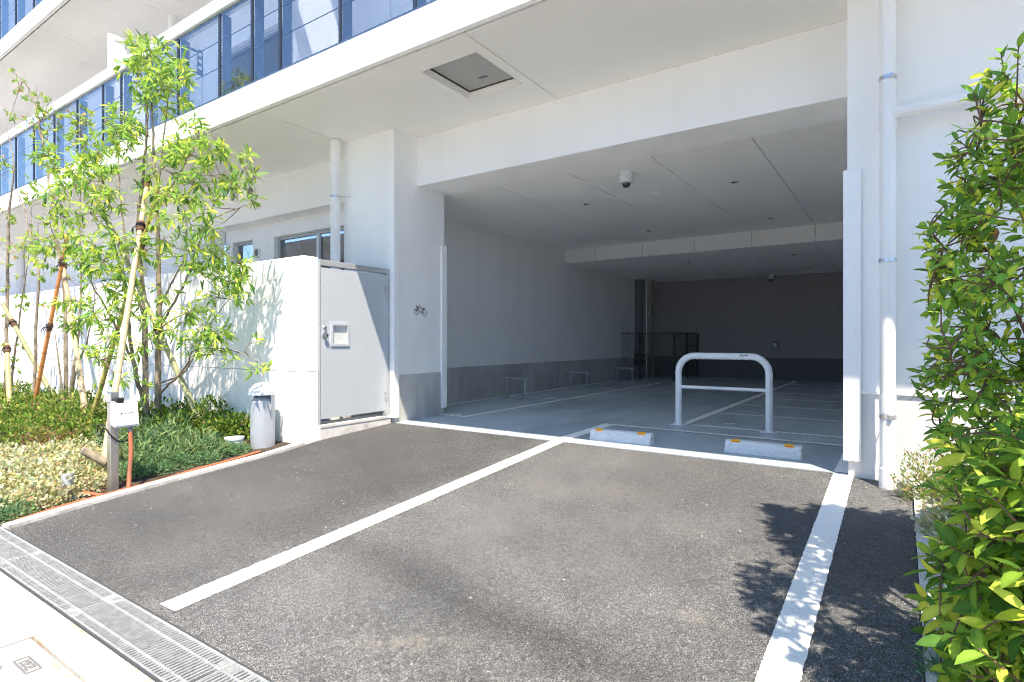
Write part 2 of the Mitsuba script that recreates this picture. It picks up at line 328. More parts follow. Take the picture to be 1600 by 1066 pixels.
# drain with gratings
dr_ = struct('drain_channel', cat(bx(-20, 0.21, 0.986, 0.994, -0.45, -0.242), bx(-20, 0.21, 1.214, 1.221, -0.45, -0.237), bx(-20, 0.21, 0.986, 1.221, -0.46, -0.40)), 'm_drain', label='concrete drain channel across the foot of the driveway')
gx = [-6.2, -5.2, -4.17, -3.13, -2.11, -1.09, -0.07]
for i in range(len(gx) - 1):
    a, b = gx[i] + 0.002, gx[i + 1] - 0.002
    gname = ('first', 'second', 'third', 'fourth', 'fifth', 'sixth')[i]
    g = thing('drain_grating', 'galvanised slotted steel drain grating across the driveway foot, %s from the left' % gname, 'drain grating', 'gratings of the drain')
    zt = -0.2385
    f = [cb(a, b, 0.9955, 1.004, zt - 0.025, zt, 0.001), cb(a, b, 1.2, 1.213, zt - 0.025, zt + 0.001, 0.001),
         cb(a, b, 1.035, 1.046, zt - 0.025, zt + 0.0012, 0.001), cb(a, b, 1.146, 1.157, zt - 0.025, zt + 0.0012, 0.001),
         cb(a, a + 0.006, 1.004, 1.2, zt - 0.025, zt + 0.0005, 0.001), cb(b - 0.006, b, 1.004, 1.2, zt - 0.025, zt + 0.0005, 0.001)]
    add(g, 'frame', cat(f), 'm_galvanised')
    for (p, q) in ((a + 0.006, a + 0.05), (a + 0.115, a + 0.13), (b - 0.05, b - 0.006), (b - 0.13, b - 0.115)):
        for (u, v) in ((1.004, 1.035), (1.157, 1.2)):
            add(g, 'end_plate', bx(p, q, u, v, zt - 0.012, zt - 0.004), 'm_galvanised')
    bars = []
    x = a + 0.018
    while x < b - 0.012:
        bars.append(bx(x - 0.0042, x + 0.0042, 1.004, 1.2, zt - 0.030, zt - 0.0008)); x += 0.0210
    add(g, 'bar', cat(bars), 'm_galvanised', kind='stuff')

# ------------------------------------------------------------------ the building
B = thing('apartment_building', 'white apartment building with glass fronted balconies above an open garage', 'building')
zs, YF = 3.605, 4.945             # first soffit, column front
# garage shell
add(B, 'garage_wall', bx(-6.36, -6.06, 5.87, 16.1, 0.565, 3.2), 'm_wall', label='left wall of the garage')
add(B, 'garage_wall_base', bx(-6.36, -6.068, 5.87, 16.1, -0.2, 0.565), 'm_concrete', label='bare concrete foot of the left garage wall')
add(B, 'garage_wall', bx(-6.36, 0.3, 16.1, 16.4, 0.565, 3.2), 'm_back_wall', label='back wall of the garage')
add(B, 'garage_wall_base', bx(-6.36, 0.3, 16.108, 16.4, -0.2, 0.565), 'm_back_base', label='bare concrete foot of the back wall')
add(B, 'garage_wall', bx(-0.10, 0.2, 5.88, 16.1, -0.2, 3.2), 'm_wall')
add(B, 'column', bx(-6.05, -5.12, YF, 5.87, 0.582, zs), 'm_wall', label='white column left of the garage opening')
add(B, 'column_base', bx(-6.05, -5.126, YF + 0.006, 5.864, -0.2, 0.582), 'm_concrete', label='bare concrete foot of the left column')
add(B, 'beam', bx(-5.12, -0.32, 5.34, 5.885, 2.982, zs), 'm_wall', label='white beam above the garage opening')
add(B, 'wall', bx(-0.325, 4.0, 4.905, 5.88, 0.632, zs), 'm_wall', label='white wall right of the garage opening')
add(B, 'wall_base', bx(-0.318, 4.0, 4.913, 5.87, -0.3, 0.612), 'm_concrete_pale', label='bare concrete foot of the right wall')
add(B, 'drip_flashing', cb(-0.325, 4.0, 4.896, 4.93, 0.612, 0.632, 0.003), 'm_white_metal')
add(B, 'ceiling_slab', bx(-6.36, 0.3, 5.885, 10.95, 3.004, 3.2), 'm_joint')
add(B, 'ceiling_slab', bx(-6.36, 0.3, 10.962, 16.4, 2.712, 3.0), 'm_joint')
add(B, 'floor_slab', bx(-6.36, 4.0, 5.345, 16.4, 3.2, 3.9), 'm_joint')
jx = [-6.06, -5.32, -4.285, -3.25, -2.222, -1.20, -0.10]
for i in range(6):
    a, b = jx[i] + (0.0045 if i else 0), jx[i + 1] - (0.0045 if i < 5 else 0)
    add(B, 'garage_ceiling_panel', bx(a, b, 5.887, 10.938, 2.992, 3.004), 'm_soffit')
    add(B, 'drop_beam_panel', bx(a, b, 10.938, 10.962, 2.701, 2.990), 'm_soffit')
    add(B, 'garage_ceiling_panel', bx(a, b, 10.964, 16.098, 2.700, 2.712), 'm_soffit')
# balcony floors with soffits and railings
def panel(x0, x1, y0, y1, z, hole=None):
    P = sbox(x0, y0, x1, y1)
    if hole: P = P.difference(sbox(*hole))
    m = ext(P, 0.012); m.apply_translation([0, 0, z]); return m
HOLE = (-3.835, 4.058, -3.158, 4.812)
MX = [-24.1, -23.1, -22.1, -21.1, -20.1, -19.1, -18.1, -17.1, -16.14, -15.14, -14.15, -13.16, -12.15, -11.14, -10.14, -9.50, -8.69, -7.80, -6.79, -6.10, -5.57, -4.57, -3.56, -2.56, -1.55, -0.55, 0.45, 1.45]
RN = [0]
def balcony(zs, x0, x1, joints, yback, first):
    add(B, 'balcony_slab', bx(x0, x1, 3.73, yback, zs + 0.0125, zs + 0.30), 'm_joint')
    add(B, 'balcony_fascia', cb(x0, x1, 3.67, 3.729, zs - 0.003, zs + 0.318, 0.004), 'm_wall')
    add(B, 'balcony_floor', bx(x0, x1, 3.73, yback, zs + 0.301, zs + 0.312), 'm_pavement')
    for a, b in zip(joints[:-1], joints[1:]):
        hole = HOLE if first and a < -4 < b else None
        add(B, 'soffit_panel', panel(a + 0.0045, b - 0.0045, 3.75, yback - 0.002, zs, hole), 'm_soffit')
    r = key_of('railing', B)
    zb, zt = zs + 0.318, zs + 1.36
    scene[r] = mikit.ply(cat(bx(x0, x1, 3.68, 3.72, zb, zb + 0.028), bx(x0, x1, 3.695, 3.72, zt - 0.02, zt)), 'm_post_blue')
    hj = [x0, -21.0, -17.95, -14.9, -11.85, -8.8, -5.75, -2.7, 0.35, x1]
    for a, b in zip(hj[:-1], hj[1:]): add(r, 'handrail', cb(a + 0.002, b - 0.002, 3.655, 3.80, zt + 0.006, zt + 0.165, 0.006), 'm_cap')
    xs = [x for x in MX if x0 <= x <= x1]
    for x in xs:
        if x > x0 + 0.05: add(r, 'joint_strip', bx(x - 0.014, x + 0.014, 3.676, 3.704, zb + 0.028, zt - 0.02), 'm_dark_steel')
        add(r, 'post', bx(x - 0.005, x + 0.007, 3.725, 3.83, zb, zt), 'm_post_blue')
    for a, b in zip(xs[:-1], xs[1:]):
        q = trimesh.Trimesh([(a + 0.014, 3.69, zb + 0.028), (b - 0.014, 3.69, zb + 0.028), (b - 0.014, 3.69, zt - 0.02), (a + 0.014, 3.69, zt - 0.02)], [[0, 1, 2], [0, 2, 3]], process=False)
        add(r, 'glass_pane', q, 'm_blue_glass')
        for zz in (zb + 0.40, zb + 0.72):
            add(r, 'rod', tube([(a + 0.007, 3.712, zz), (b - 0.005, 3.712, zz)], 0.005, 6), 'm_dark_steel')
    return r
J1 = [-24.15, -21.14, -18.12, -15.10, -12.08, -9.05, -6.035, -3.044, -0.03, 3.0]
balcony(zs, -24.15, 3.0, J1, 5.34, True)
J2 = [-24.15, -20.7, -18.1, -15.58, -13.12, -10.66, -8.1, -5.5, -3.0, 0.0, 3.0]
balcony(6.77, -24.15, 3.0, J2, 5.34, False)
add(B, 'balcony_slab', bx(-24.15, 3, 3.67, 5.34, 9.94, 10.24), 'm_wall')
# left part of the facade: band, recess, windows
add(B, 'wall', bx(-25, -6.05, 5.342, 6.4, 2.985, 3.604), 'm_wall', label='white band above the recessed windows')
def wall_xz(x0, x1, z0, z1, y0, y1, holes):
    P = sbox(x0, z0, x1, z1)
    for h in holes: P = P.difference(sbox(*h))
    m = ext(P, y1 - y0)
    v = np.array(m.vertices); m.vertices = np.column_stack([v[:, 0], y1 - v[:, 2], v[:, 1]]); return m
W1, W2 = (-9.93, 0.3, -9.30, 2.765), (-8.66, 0.3, -6.6, 2.742)
add(B, 'wall', wall_xz(-10.15, -6.05, -0.2, 2.985, 5.63, 5.83, [W1, W2]), 'm_wall', label='recessed white wall with two windows')
add(B, 'wall', bx(-25, -10.15, 5.342, 5.6, -0.2, 2.985), 'm_wall')
add(B, 'room_wall', bx(-10.3, -6.4, 6.9, 7.0, -0.2, 2.98), 'm_curtain')
def window(W, mull):
    x0, z0, x1, z1 = W
    w = key_of('window', B)
    scene[w] = mikit.ply(cat(bx(x0, x1, 5.70, 5.76, z1 - 0.05, z1 - 0.001), bx(x0 + 0.001, x0 + 0.05, 5.70, 5.76, z0, z1 - 0.05), bx(x1 - 0.05, x1 - 0.001, 5.70, 5.76, z0, z1 - 0.05)), 'm_frame_grey')
    xs = [x0 + 0.05] + mull + [x1 - 0.05]
    for x in mull: add(w, 'sash', cb(x - 0.035, x + 0.035, 5.69, 5.745, z0, z1 - 0.05, 0.004), 'm_light_grey')
    for a, b in zip(xs[:-1], xs[1:]):
        add(w, 'pane', trimesh.Trimesh([(a, 5.73, z0), (b, 5.73, z0), (b, 5.73, z1 - 0.05), (a, 5.73, z1 - 0.05)], [[0, 1, 2], [0, 2, 3]], process=False), 'm_glass')
window(W1, [])
window(W2, [-7.6])
# upper storey wall behind the balcony, with windows
for (z0, z1) in ((3.92, 6.77), (7.08, 9.94)):
    holes = [(-14.6, z0 + 0.02, -12.3, z0 + 2.1), (-9.9, z0 + 0.02, -7.9, z0 + 2.1), (-4.9, z0 + 0.02, -2.6, z0 + 2.1)]
    add(B, 'upper_wall', wall_xz(-24.15, 3.0, z0, z1 - 0.002, 5.342, 5.5, holes), 'm_wall')
    for (a, zz, b, zt) in holes:
        w = key_of('upper_window', B)
        scene[w] = mikit.ply(cat(bx(a, a + 0.06, 5.40, 5.46, zz, zt), bx(b - 0.06, b, 5.40, 5.46, zz, zt), bx(a + 0.06, b - 0.06, 5.40, 5.46, zt - 0.06, zt), bx((a + b) / 2 - 0.04, (a + b) / 2 + 0.04, 5.40, 5.46, zz, zt - 0.06)), 'm_frame_grey')
        add(w, 'pane', bx(a, b, 5.47, 5.48, zz, zt), 'm_gloss_black')
add(B, 'roof', bx(-24.15, 4, 5.5, 16.4, 9.9, 10.2), 'm_wall')
add(B, 'side_wall', bx(3.0, 4.0, 4.905, 16.4, 3.905, 9.9), 'm_wall')
# balcony partitions
def partition(x, zs, label):
    k = thing('balcony_partition', label, 'balcony partition')
    z0, z1 = zs + 0.33, zs + 2.30
    add(k, 'frame', cat(cb(x - 0.025, x + 0.025, 3.86, 3.93, z0, z1, 0.003), cb(x - 0.025, x + 0.025, 5.26, 5.33, z0, z1, 0.003), cb(x - 0.025, x + 0.025, 3.93, 5.26, z1 - 0.06, z1, 0.003), cb(x - 0.025, x + 0.025, 3.93, 5.26, z0, z0 + 0.06, 0.003)), 'm_white_metal')
    add(k, 'panel', bx(x - 0.006, x + 0.006, 3.93, 5.26, z0 + 0.06, z1 - 0.06), 'm_white_metal')
partition(-10.42, zs, 'white framed partition board on the first balcony behind the tree top')
partition(-5.62, zs, 'white sunlit partition board behind the balcony glass above the garage')
# laundry pole brackets behind the glass
def bracket(x, zs, label):
    P = sbox(0.0, -0.13, 0.05, 0.13).union(Point(0.025, 0.13).buffer(0.025)).union(sbox(-0.02, 0.06, 0.03, 0.1))
    P = Polygon([(0, -0.16), (0.075, -0.16), (0.075, 0.15), (0.055, 0.185), (0.02, 0.185), (0, 0.15)])
    for zc in (0.12, 0.03, -0.06): P = P.difference(Point(0.0375, zc).buffer(0.027))
    P = P.union(sbox(-0.09, 0.13, 0.02, 0.165)).union(sbox(-0.09, -0.15, 0.02, -0.115))
    m = ext(P, 0.008); v = np.array(m.vertices)
    m.vertices = np.column_stack([v[:, 2] + x + 0.01, v[:, 0] + 3.925, v[:, 1] + zs + 1.13])
    solo('laundry_pole_bracket', label, 'laundry bracket', m, 'm_post_blue')
bracket(-7.80, zs, 'dark laundry pole bracket behind the balcony glass, right of the tree top')
bracket(-9.50, zs, 'dark laundry pole bracket behind the balcony glass, left of the tree top')
bracket(-14.15, 6.77, 'dark laundry pole bracket behind the upper balcony glass at the top left')

# escape hatch recess in the soffit
h = thing('ceiling_hatch', 'square grey escape hatch recessed in the white soffit', 'hatch')
x0, y0, x1, y1 = HOLE
add(h, 'rim', cat(bx(x0 - 0.012, x0, y0 - 0.012, y1 + 0.012, zs + 0.0123, zs + 0.075), bx(x1, x1 + 0.012, y0 - 0.012, y1 + 0.012, zs + 0.0123, zs + 0.075), bx(x0, x1, y0 - 0.012, y0, zs + 0.0123, zs + 0.075), bx(x0, x1, y1, y1 + 0.012, zs + 0.0123, zs + 0.075)), 'm_soffit')
m = cb(x0 + 0.012, x1 - 0.012, y0 + 0.012, y1 - 0.012, zs + 0.085, zs + 0.10, 0.003); add(h, 'lid', m, 'm_plate_grey')
add(h, 'vent_slots', cat([bx(-3.56 + 0.022 * i, -3.548 + 0.022 * i, 4.60, 4.645, zs + 0.0835, zs + 0.0852) for i in range(5)]), 'm_black')
# the slab is opened above the hatch so that its lid sits in a real recess
for k in list(scene):
    if k == B + '__balcony_slab':
        P = sbox(-24.15, 3.73, 3.0, 5.34).difference(sbox(x0 - 0.012, y0 - 0.012, x1 + 0.012, y1 + 0.012))
        m = ext(P, 0.2875); m.apply_translation([0, 0, zs + 0.0125]); scene[k] = mikit.ply(m, 'm_joint')

# ------------------------------------------------------------------ garden wall, door
g = thing('garden_wall', 'white rendered garden wall behind the trees', 'wall')
add(g, 'upper_section', cb(-25, -5.2, 3.718, 3.905, 0.672, 1.905, 0.004), 'm_wall')
add(g, 'lower_section', cb(-25, -5.2, 3.721, 3.902, -0.3, 0.668, 0.003), 'm_wall')
d = thing('gate_door', 'pale grey steel gate door with a small square window beside the white wall', 'door')
XD = -5.205
add(d, 'frame', cat(cb(XD - 0.06, XD + 0.02, 3.907, 4.925, 1.825, 1.885, 0.003), cb(XD - 0.06, XD + 0.02, 3.907, 3.925, 0.09, 1.825, 0.002), cb(XD - 0.06, XD + 0.02, 4.885, 4.925, 0.09, 1.825, 0.003)), 'm_frame_grey')
P = sbox(3.93, 0.152, 4.880, 1.80).difference(sbox(4.075, 0.962, 4.288, 1.18))
m = ext(P, 0.04); v = np.array(m.vertices); m.vertices = np.column_stack([v[:, 2] + XD - 0.022, v[:, 0], v[:, 1]]); m.fix_normals()
add(d, 'leaf', m, 'm_door')
P = sbox(4.055, 0.942, 4.308, 1.2).difference(sbox(4.082, 0.969, 4.281, 1.173))
m = ext(P, 0.014); v = np.array(m.vertices); m.vertices = np.column_stack([v[:, 2] + XD + 0.0165, v[:, 0], v[:, 1]]); m.fix_normals()
wf = add(d, 'window_frame', m, 'm_door')
add(d, 'window_pane', bx(XD - 0.008, XD + 0.002, 4.076, 4.287, 0.963, 1.179), 'm_frosted')
def turn(m, at):  # lathe about +X
    m.apply_transform(trimesh.transformations.rotation_matrix(math.pi / 2, [0, 1, 0])); m.apply_translation(at); return m
add(d, 'knob', turn(lathe([(0, 0), (0.032, 0), (0.034, 0.006), (0.016, 0.012), (0.014, 0.022), (0.026, 0.027), (0.027, 0.038), (0.018, 0.043), (0, 0.044)]), (XD + 0.0185, 3.972, 1.06)), 'm_chrome', 40)
add(d, 'lock_cylinder', turn(lathe([(0, 0), (0.020, 0), (0.022, 0.006), (0.014, 0.016), (0, 0.017)]), (XD + 0.0185, 3.975, 1.148)), 'm_chrome', 40)
for z in (1.62, 0.33):
    add(d, 'hinge', cat(tube([(XD + 0.026, 4.875, z - 0.055), (XD + 0.026, 4.875, z + 0.055)], 0.008, 10), bx(XD + 0.019, XD + 0.022, 4.845, 4.905, z - 0.05, z + 0.05)), 'm_galvanised')
add(d, 'pivot', cb(XD - 0.02, XD + 0.03, 4.84, 4.90, 0.098, 0.145, 0.004), 'm_galvanised')
st = thing('door_step', 'low concrete step under the grey gate door', 'step')
add(st, 'tread', cb(-5.42, -5.165, 3.906, 4.94, 0.055, 0.088, 0.004), 'm_kerb')
add(st, 'riser', bx(-5.42, -5.172, 3.906, 4.94, -0.3, 0.055), 'm_kerb')
# corner guards
def guard(label, pg, z0, z1):
    m = ext(Polygon(pg), z1 - z0); m.apply_translation([0, 0, z0]); solo('corner_guard', label, 'corner guard', m, 'm_white_metal', group=None)
t = 0.024
guard('white corner guard on the pillar at the right edge of the garage opening', [(-0.326 - t, 5.03), (-0.326 - t, 4.904 - t), (-0.235, 4.904 - t), (-0.235, 4.894), (-0.3245, 4.894), (-0.3265, 5.03)], 0.115, 2.265)
guard('white corner guard on the front corner of the left column beside the gate door', [(-5.119 + t, 5.005), (-5.119 + t, YF - t), (-5.175, YF - t), (-5.175, YF - 0.001), (-5.1195, YF - 0.001), (-5.1195, 5.005)], 0.06, 2.285)
guard('white corner guard on the inner corner of the left column by the bicycle sign', [(-5.119 + t, 5.80), (-5.119 + t, 5.871 + t), (-5.175, 5.871 + t), (-5.175, 5.871), (-5.1195, 5.871), (-5.1195, 5.80)], 0.10, 2.29)
# bicycle sign
def PT(x, y): return (5.278 + (x - 520) / 590 * 0.25, 1.396 + (505 - y) / 3563)
def LS(w, *pts): return LineString([PT(*p) for p in pts]).buffer(w)
w = 0.0042
cz1, cz2 = PT(630, 595), PT(1005, 625)
sg = unary_union([Point(cz1).buffer(0.041).difference(Point(cz1).buffer(0.033)), Point(cz2).buffer(0.041).difference(Point(cz2).buffer(0.033)),
    LS(w, (630, 595), (690, 420), (745, 330), (760, 280), (805, 255)), LS(w * 1.5, (650, 310), (660, 390), (700, 430)), LS(w * 1.3, (690, 410), (760, 490), (830, 625), (1005, 625)),
    LS(w, (720, 380), (800, 350), (860, 410), (1010, 410)), LS(w * 1.6, (930, 450), (1000, 420)), LS(w, (940, 450), (870, 540)), LS(w, (940, 440), (905, 620)), LS(w, (660, 460), (690, 520))])
m = cat([ext(gm, 0.002) for gm in getattr(sg, 'geoms', [sg])]); v = np.array(m.vertices); m.vertices = np.column_stack([v[:, 2] - 5.1195, v[:, 0], v[:, 1]])
solo('bicycle_sign', 'small black bicycle pictogram on the white column', 'sign', m, 'm_black')

# ------------------------------------------------------------------ drain pipes
def clamp(par, x, y, z, r, arm=True, d=(0, 1, 0)):
    ms = [lathe([(r, -0.014), (r + 0.004, -0.014), (r + 0.004, 0.014), (r, 0.014)], (x, y, z), 28)]
    ms.append(bx(x + r * 0.2, x + r * 0.2 + 0.022, y - r - 0.02, y - r + 0.002, z - 0.013, z + 0.013))
    if arm: ms.append(tube([(x, y, z), (x + d[0] * 0.2, y + d[1] * 0.2, z)], 0.006, 8))
    add(par, 'clamp', cat(ms), 'm_chrome', 40)
p = thing('drainpipe', 'white drainpipe with a side branch on the wall right of the garage', 'drainpipe')
px_, py_, pr = -0.072, 4.745, 0.0475
add(p, 'pipe', tube([(px_, py_, -0.03), (px_, py_, 3.604)], pr, 32), 'm_pvc', 50)
for (z0, z1, e) in ((2.47, 2.675, 0.004), (0.50, 0.62, 0.004), (-0.03, 0.115, 0.005)):
    add(p, 'socket', lathe([(pr, z0), (pr + e, z0), (pr + e, z1), (pr, z1)], (px_, py_, 0), 32), 'm_pvc', 40)
add(p, 'branch', tube([(px_, py_, 2.575), (4.0, py_, 2.66)], 0.040, 28), 'm_pvc', 50)
add(p, 'branch_socket', tube([(px_ + 0.03, py_, 2.576), (px_ + 0.10, py_, 2.578)], 0.0445, 28), 'm_pvc', 50)
for z in (2.825, 1.56, 0.475): clamp(p, px_, py_, z, pr + (0.001))
add(p, 'branch_clamp', cat(ring((0.425, py_, 2.586), (1, 0, 0), 0.043, 0.006, 24), bx(0.413, 0.437, py_ - 0.02, py_ + 0.16, 2.628, 2.648), bx(0.413, 0.437, py_ - 0.06, py_ - 0.03, 2.55, 2.62)), 'm_chrome', 40)
p = thing('drainpipe', 'white drainpipe beside the left column above the gate door', 'drainpipe')
qx, qy = -6.045, 4.80
add(p, 'pipe', tube([(qx, qy, -0.1), (qx, qy, zs)], 0.062, 32), 'm_pvc', 50)
add(p, 'socket', lathe([(0.062, 2.78), (0.064, 2.78), (0.064, 2.86), (0.062, 2.86)], (qx, qy, 0), 32), 'm_pvc', 40)
add(p, 'ceiling_collar', lathe([(0.062, zs - 0.008), (0.072, zs - 0.008), (0.072, zs - 0.001), (0.062, zs - 0.001)], (qx, qy, 0), 32), 'm_frame_grey')
clamp(p, qx, qy, 2.865, 0.063, True, (0.85, 0.5, 0))
solo('drainpipe', 'white drainpipe on the upper balcony behind the handrail', 'drainpipe', tube([(-10.68, 4.95, 3.92), (-10.68, 4.95, 6.77)], 0.07, 24), 'm_pvc', 50)
for (x, lab) in ((-12.6, 'white pipe on the ground floor wall behind the middle of the trees'), (-19.8, 'white pipe on the ground floor wall at the far left behind the trees'), (-11.0, 'white pipe on the ground floor wall just left of the recessed windows')):
    solo('drainpipe', lab, 'drainpipe', tube([(x, 5.25, -0.1), (x, 5.25, zs)], 0.09 if x < -15 else 0.06, 20), 'm_pvc', 50)
k = thing('terrace_partition', 'pale grey partition board on the ground floor terrace behind the trees', 'partition')
add(k, 'frame', cat(cb(-12.3, -11.25, 5.06, 5.1, 2.05, 2.12, 0.004), cb(-12.3, -12.22, 5.06, 5.1, -0.1, 2.05, 0.004), cb(-11.33, -11.25, 5.06, 5.1, -0.1, 2.05, 0.004)), 'm_frame_grey')
add(k, 'panel', bx(-12.22, -11.33, 5.075, 5.09, -0.1, 2.05), 'm_light_grey')
k = thing('terrace_partition', 'pale blue grey partition board on the ground floor terrace at the far left', 'partition')
add(k, 'panel', bx(-19.2, -16.2, 5.0, 5.04, -0.1, 2.1), 'm_light_grey')
# wall vents
def vent(x, y, z, r, label):
    k = thing('wall_vent', label, 'vent')
    a = lathe([(r, 0), (r, 0.03), (r * 0.82, 0.035), (r * 0.78, 0.02), (r * 0.78, 0)], n=28); a.apply_transform(trimesh.transformations.rotation_matrix(math.pi / 2, [1, 0, 0])); a.apply_translation([x, y, z]); add(k, 'hood', a, 'm_soffit', 40)
    b = lathe([(0, 0.016), (r * 0.78, 0.014), (r * 0.78, 0.0), (0, 0.0)], n=28); b.apply_transform(trimesh.transformations.rotation_matrix(math.pi / 2, [1, 0, 0])); b.apply_translation([x, y, z]); add(k, 'grille', b, 'm_rubber_grey')
vent(-8.85, 5.34, 3.44, 0.125, 'round grey wall vent under the soffit, the larger of the two')
vent(-9.36, 5.34, 3.45, 0.09, 'round grey wall vent under the soffit, the smaller one half behind leaves')
vent(-9.14, 5.628, 2.515, 0.085, 'round grey wall vent between the two recessed windows')

# ------------------------------------------------------------------ garage fittings
def stop(x, y, ang, label):
    k = thing('wheel_stop', label, 'wheel stop', None)
    R = trimesh.transformations.rotation_matrix(ang, [0, 0, 1]); R[:3, 3] = [x, y, 0]
    prof = [(0, 0.0), (0.004, 0.012), (0.028, 0.075), (0.045, 0.098), (0.06, 0.104), (0.105, 0.104), (0.12, 0.098), (0.145, 0.02), (0.147, 0.0)]
    P = Polygon(prof); m = ext(P, 0.62); v = np.array(m.vertices); m = trimesh.Trimesh(np.column_stack([v[:, 2] - 0.31, v[:, 0], v[:, 1]]), m.faces); m.fix_normals(); m.apply_transform(R)
    add(k, 'body', m, 'm_stop', 30)
    rs = []
    for i in range(6):
        z = 0.018 + i * 0.0105; yy = 0.004 + (z - 0.012) * 0.024 / 0.063
        rs.append(bx(-0.27, 0.27, yy - 0.0025, yy + 0.004, z, z + 0.0042))
    mm = cat(rs); mm.apply_transform(R); add(k, 'rib', mm, 'm_stop')
    e = cat(lathe([(0, 0), (0.012, 0), (0.012, 0.004), (0, 0.004)], n=16)); e.apply_transform(trimesh.transformations.rotation_matrix(math.pi / 2, [0, 1, 0])); e.apply_translation([0.3085, 0.08, 0.06]); e.apply_transform(R); add(k, 'bolt_hole', e, 'm_rubber_grey')
    for xx in (-0.225, 0.215):
        a = cb(xx - 0.036, xx + 0.036, 0.030, 0.084, 0.090, 0.1105, 0.003); a.apply_transform(R); f = add(k, 'reflector', a, 'm_yellow')
        b = bx(xx - 0.029, xx + 0.029, 0.0285, 0.060, 0.093, 0.1045); b.apply_transform(R); add(f, 'lens', b, 'm_orange')
stop(-2.292, 5.225, 0.05, 'grey wheel stop with orange reflectors at the left, next to the white line')
stop(-1.002, 5.325, -0.01, 'grey wheel stop with orange reflectors at the right, before the hoop barrier')
b = thing('hoop_barrier', 'white tubular hoop barrier standing on the garage floor', 'barrier')
ya, xl, xr, ht, rr = 6.75, -2.19, -1.188, 0.825, 0.19
arc = lambda cx, a0, a1: [(cx + rr * math.cos(a), ya, ht - rr + rr * math.sin(a)) for a in np.linspace(a0, a1, 12)]
add(b, 'hoop', tube([(xl, ya, 0.005), (xl, ya, 0.3), (xl, ya, ht - rr - 0.02)] + arc(xl + rr, math.pi, math.pi / 2) + arc(xr - rr, math.pi / 2, 0) + [(xr, ya, ht - rr - 0.02), (xr, ya, 0.3), (xr, ya, 0.005)], 0.038, 24), 'm_white_metal', 50)
add(b, 'crossbar', tube([(xl, ya, 0.455), (xr, ya, 0.455)], 0.020, 18), 'm_white_metal', 50)
for x in (xl, xr):
    q = add(b, 'base_plate', cb(x - 0.085, x + 0.085, ya - 0.075, ya + 0.075, 0.0, 0.009, 0.002), 'm_white_metal')
    for sx in (-0.06, 0.06):
        for sy in (-0.05, 0.05): add(q, 'bolt', lathe([(0, 0.009), (0.011, 0.009), (0.011, 0.018), (0.006, 0.02), (0.006, 0.03), (0, 0.03)], (x + sx, ya + sy, 0), 8), 'm_steel')
lg = unary_union([Point(0, 0).buffer(0.012).difference(Point(0.001, 0).buffer(0.0065)), LineString([(-0.002, 0.012), (0.012, 0.004)]).buffer(0.002)] + [LineString(l).buffer(0.0022) for l in ([(0.02, -0.008), (0.02, 0.005), (0.028, 0.005), (0.028, -0.008)], [(0.034, -0.008), (0.042, -0.008), (0.042, 0.005), (0.034, 0.004)], [(0.048, -0.008), (0.048, 0.005), (0.056, 0.005), (0.056, -0.008)], [(0.062, 0.005), (0.062, -0.008), (0.07, -0.008), (0.07, 0.005)])])
m = cat([ext(gm, 0.004) for gm in getattr(lg, 'geoms', [lg])]); v = np.array(m.vertices)
m.vertices = np.column_stack([v[:, 0] - 1.475, ya - 0.0345 - v[:, 2], v[:, 1] + ht + 0.012]); add(b, 'maker_mark', m, 'm_black', label='small dark round emblem and lettering on the hoop')
for i, (y, nm) in enumerate(((8.25, 'nearest of the three'), (10.6, 'middle one of the three'), (13.0, 'farthest, before the mesh cage'))):
    k = thing('bike_rack', 'steel rail rack by the left garage wall, ' + nm, 'bike rack', None)
    add(k, 'rail', tube([(-5.87, y, 0.338), (-5.29, y, 0.338)], 0.025, 16), 'm_galvanised', 50)
    for x in (-5.74, -5.355):
        add(k, 'leg', tube([(x, y, 0), (x, y, 0.338)], 0.016, 12), 'm_galvanised', 50)
        add(k, 'foot_plate', cb(x - 0.045, x + 0.045, y - 0.04, y + 0.04, 0.0085, 0.016, 0.002), 'm_galvanised')
def dome_camera(x, y, z, s, label):
    k = thing('security_camera', label, 'security camera')
    add(k, 'housing', lathe([(0, 0), (0.085 * s, 0), (0.085 * s, -0.10 * s), (0.080 * s, -0.118 * s), (0.055 * s, -0.124 * s), (0.0, -0.124 * s)][::-1], (x, y, z), 32), 'm_light_grey', 40)
    add(k, 'dome', lathe([(0.05 * s * math.cos(a), -0.124 * s - 0.052 * s * math.sin(a)) for a in np.linspace(0, math.pi / 2, 9)][::-1], (x, y, z), 28), 'm_gloss_black', True)
dome_camera(-2.68, 6.33, 2.991, 1.0, 'white dome security camera on the garage ceiling near the entrance')
dome_camera(-2.73, 15.7, 2.699, 1.0, 'dome security camera on the low ceiling at the back of the garage')
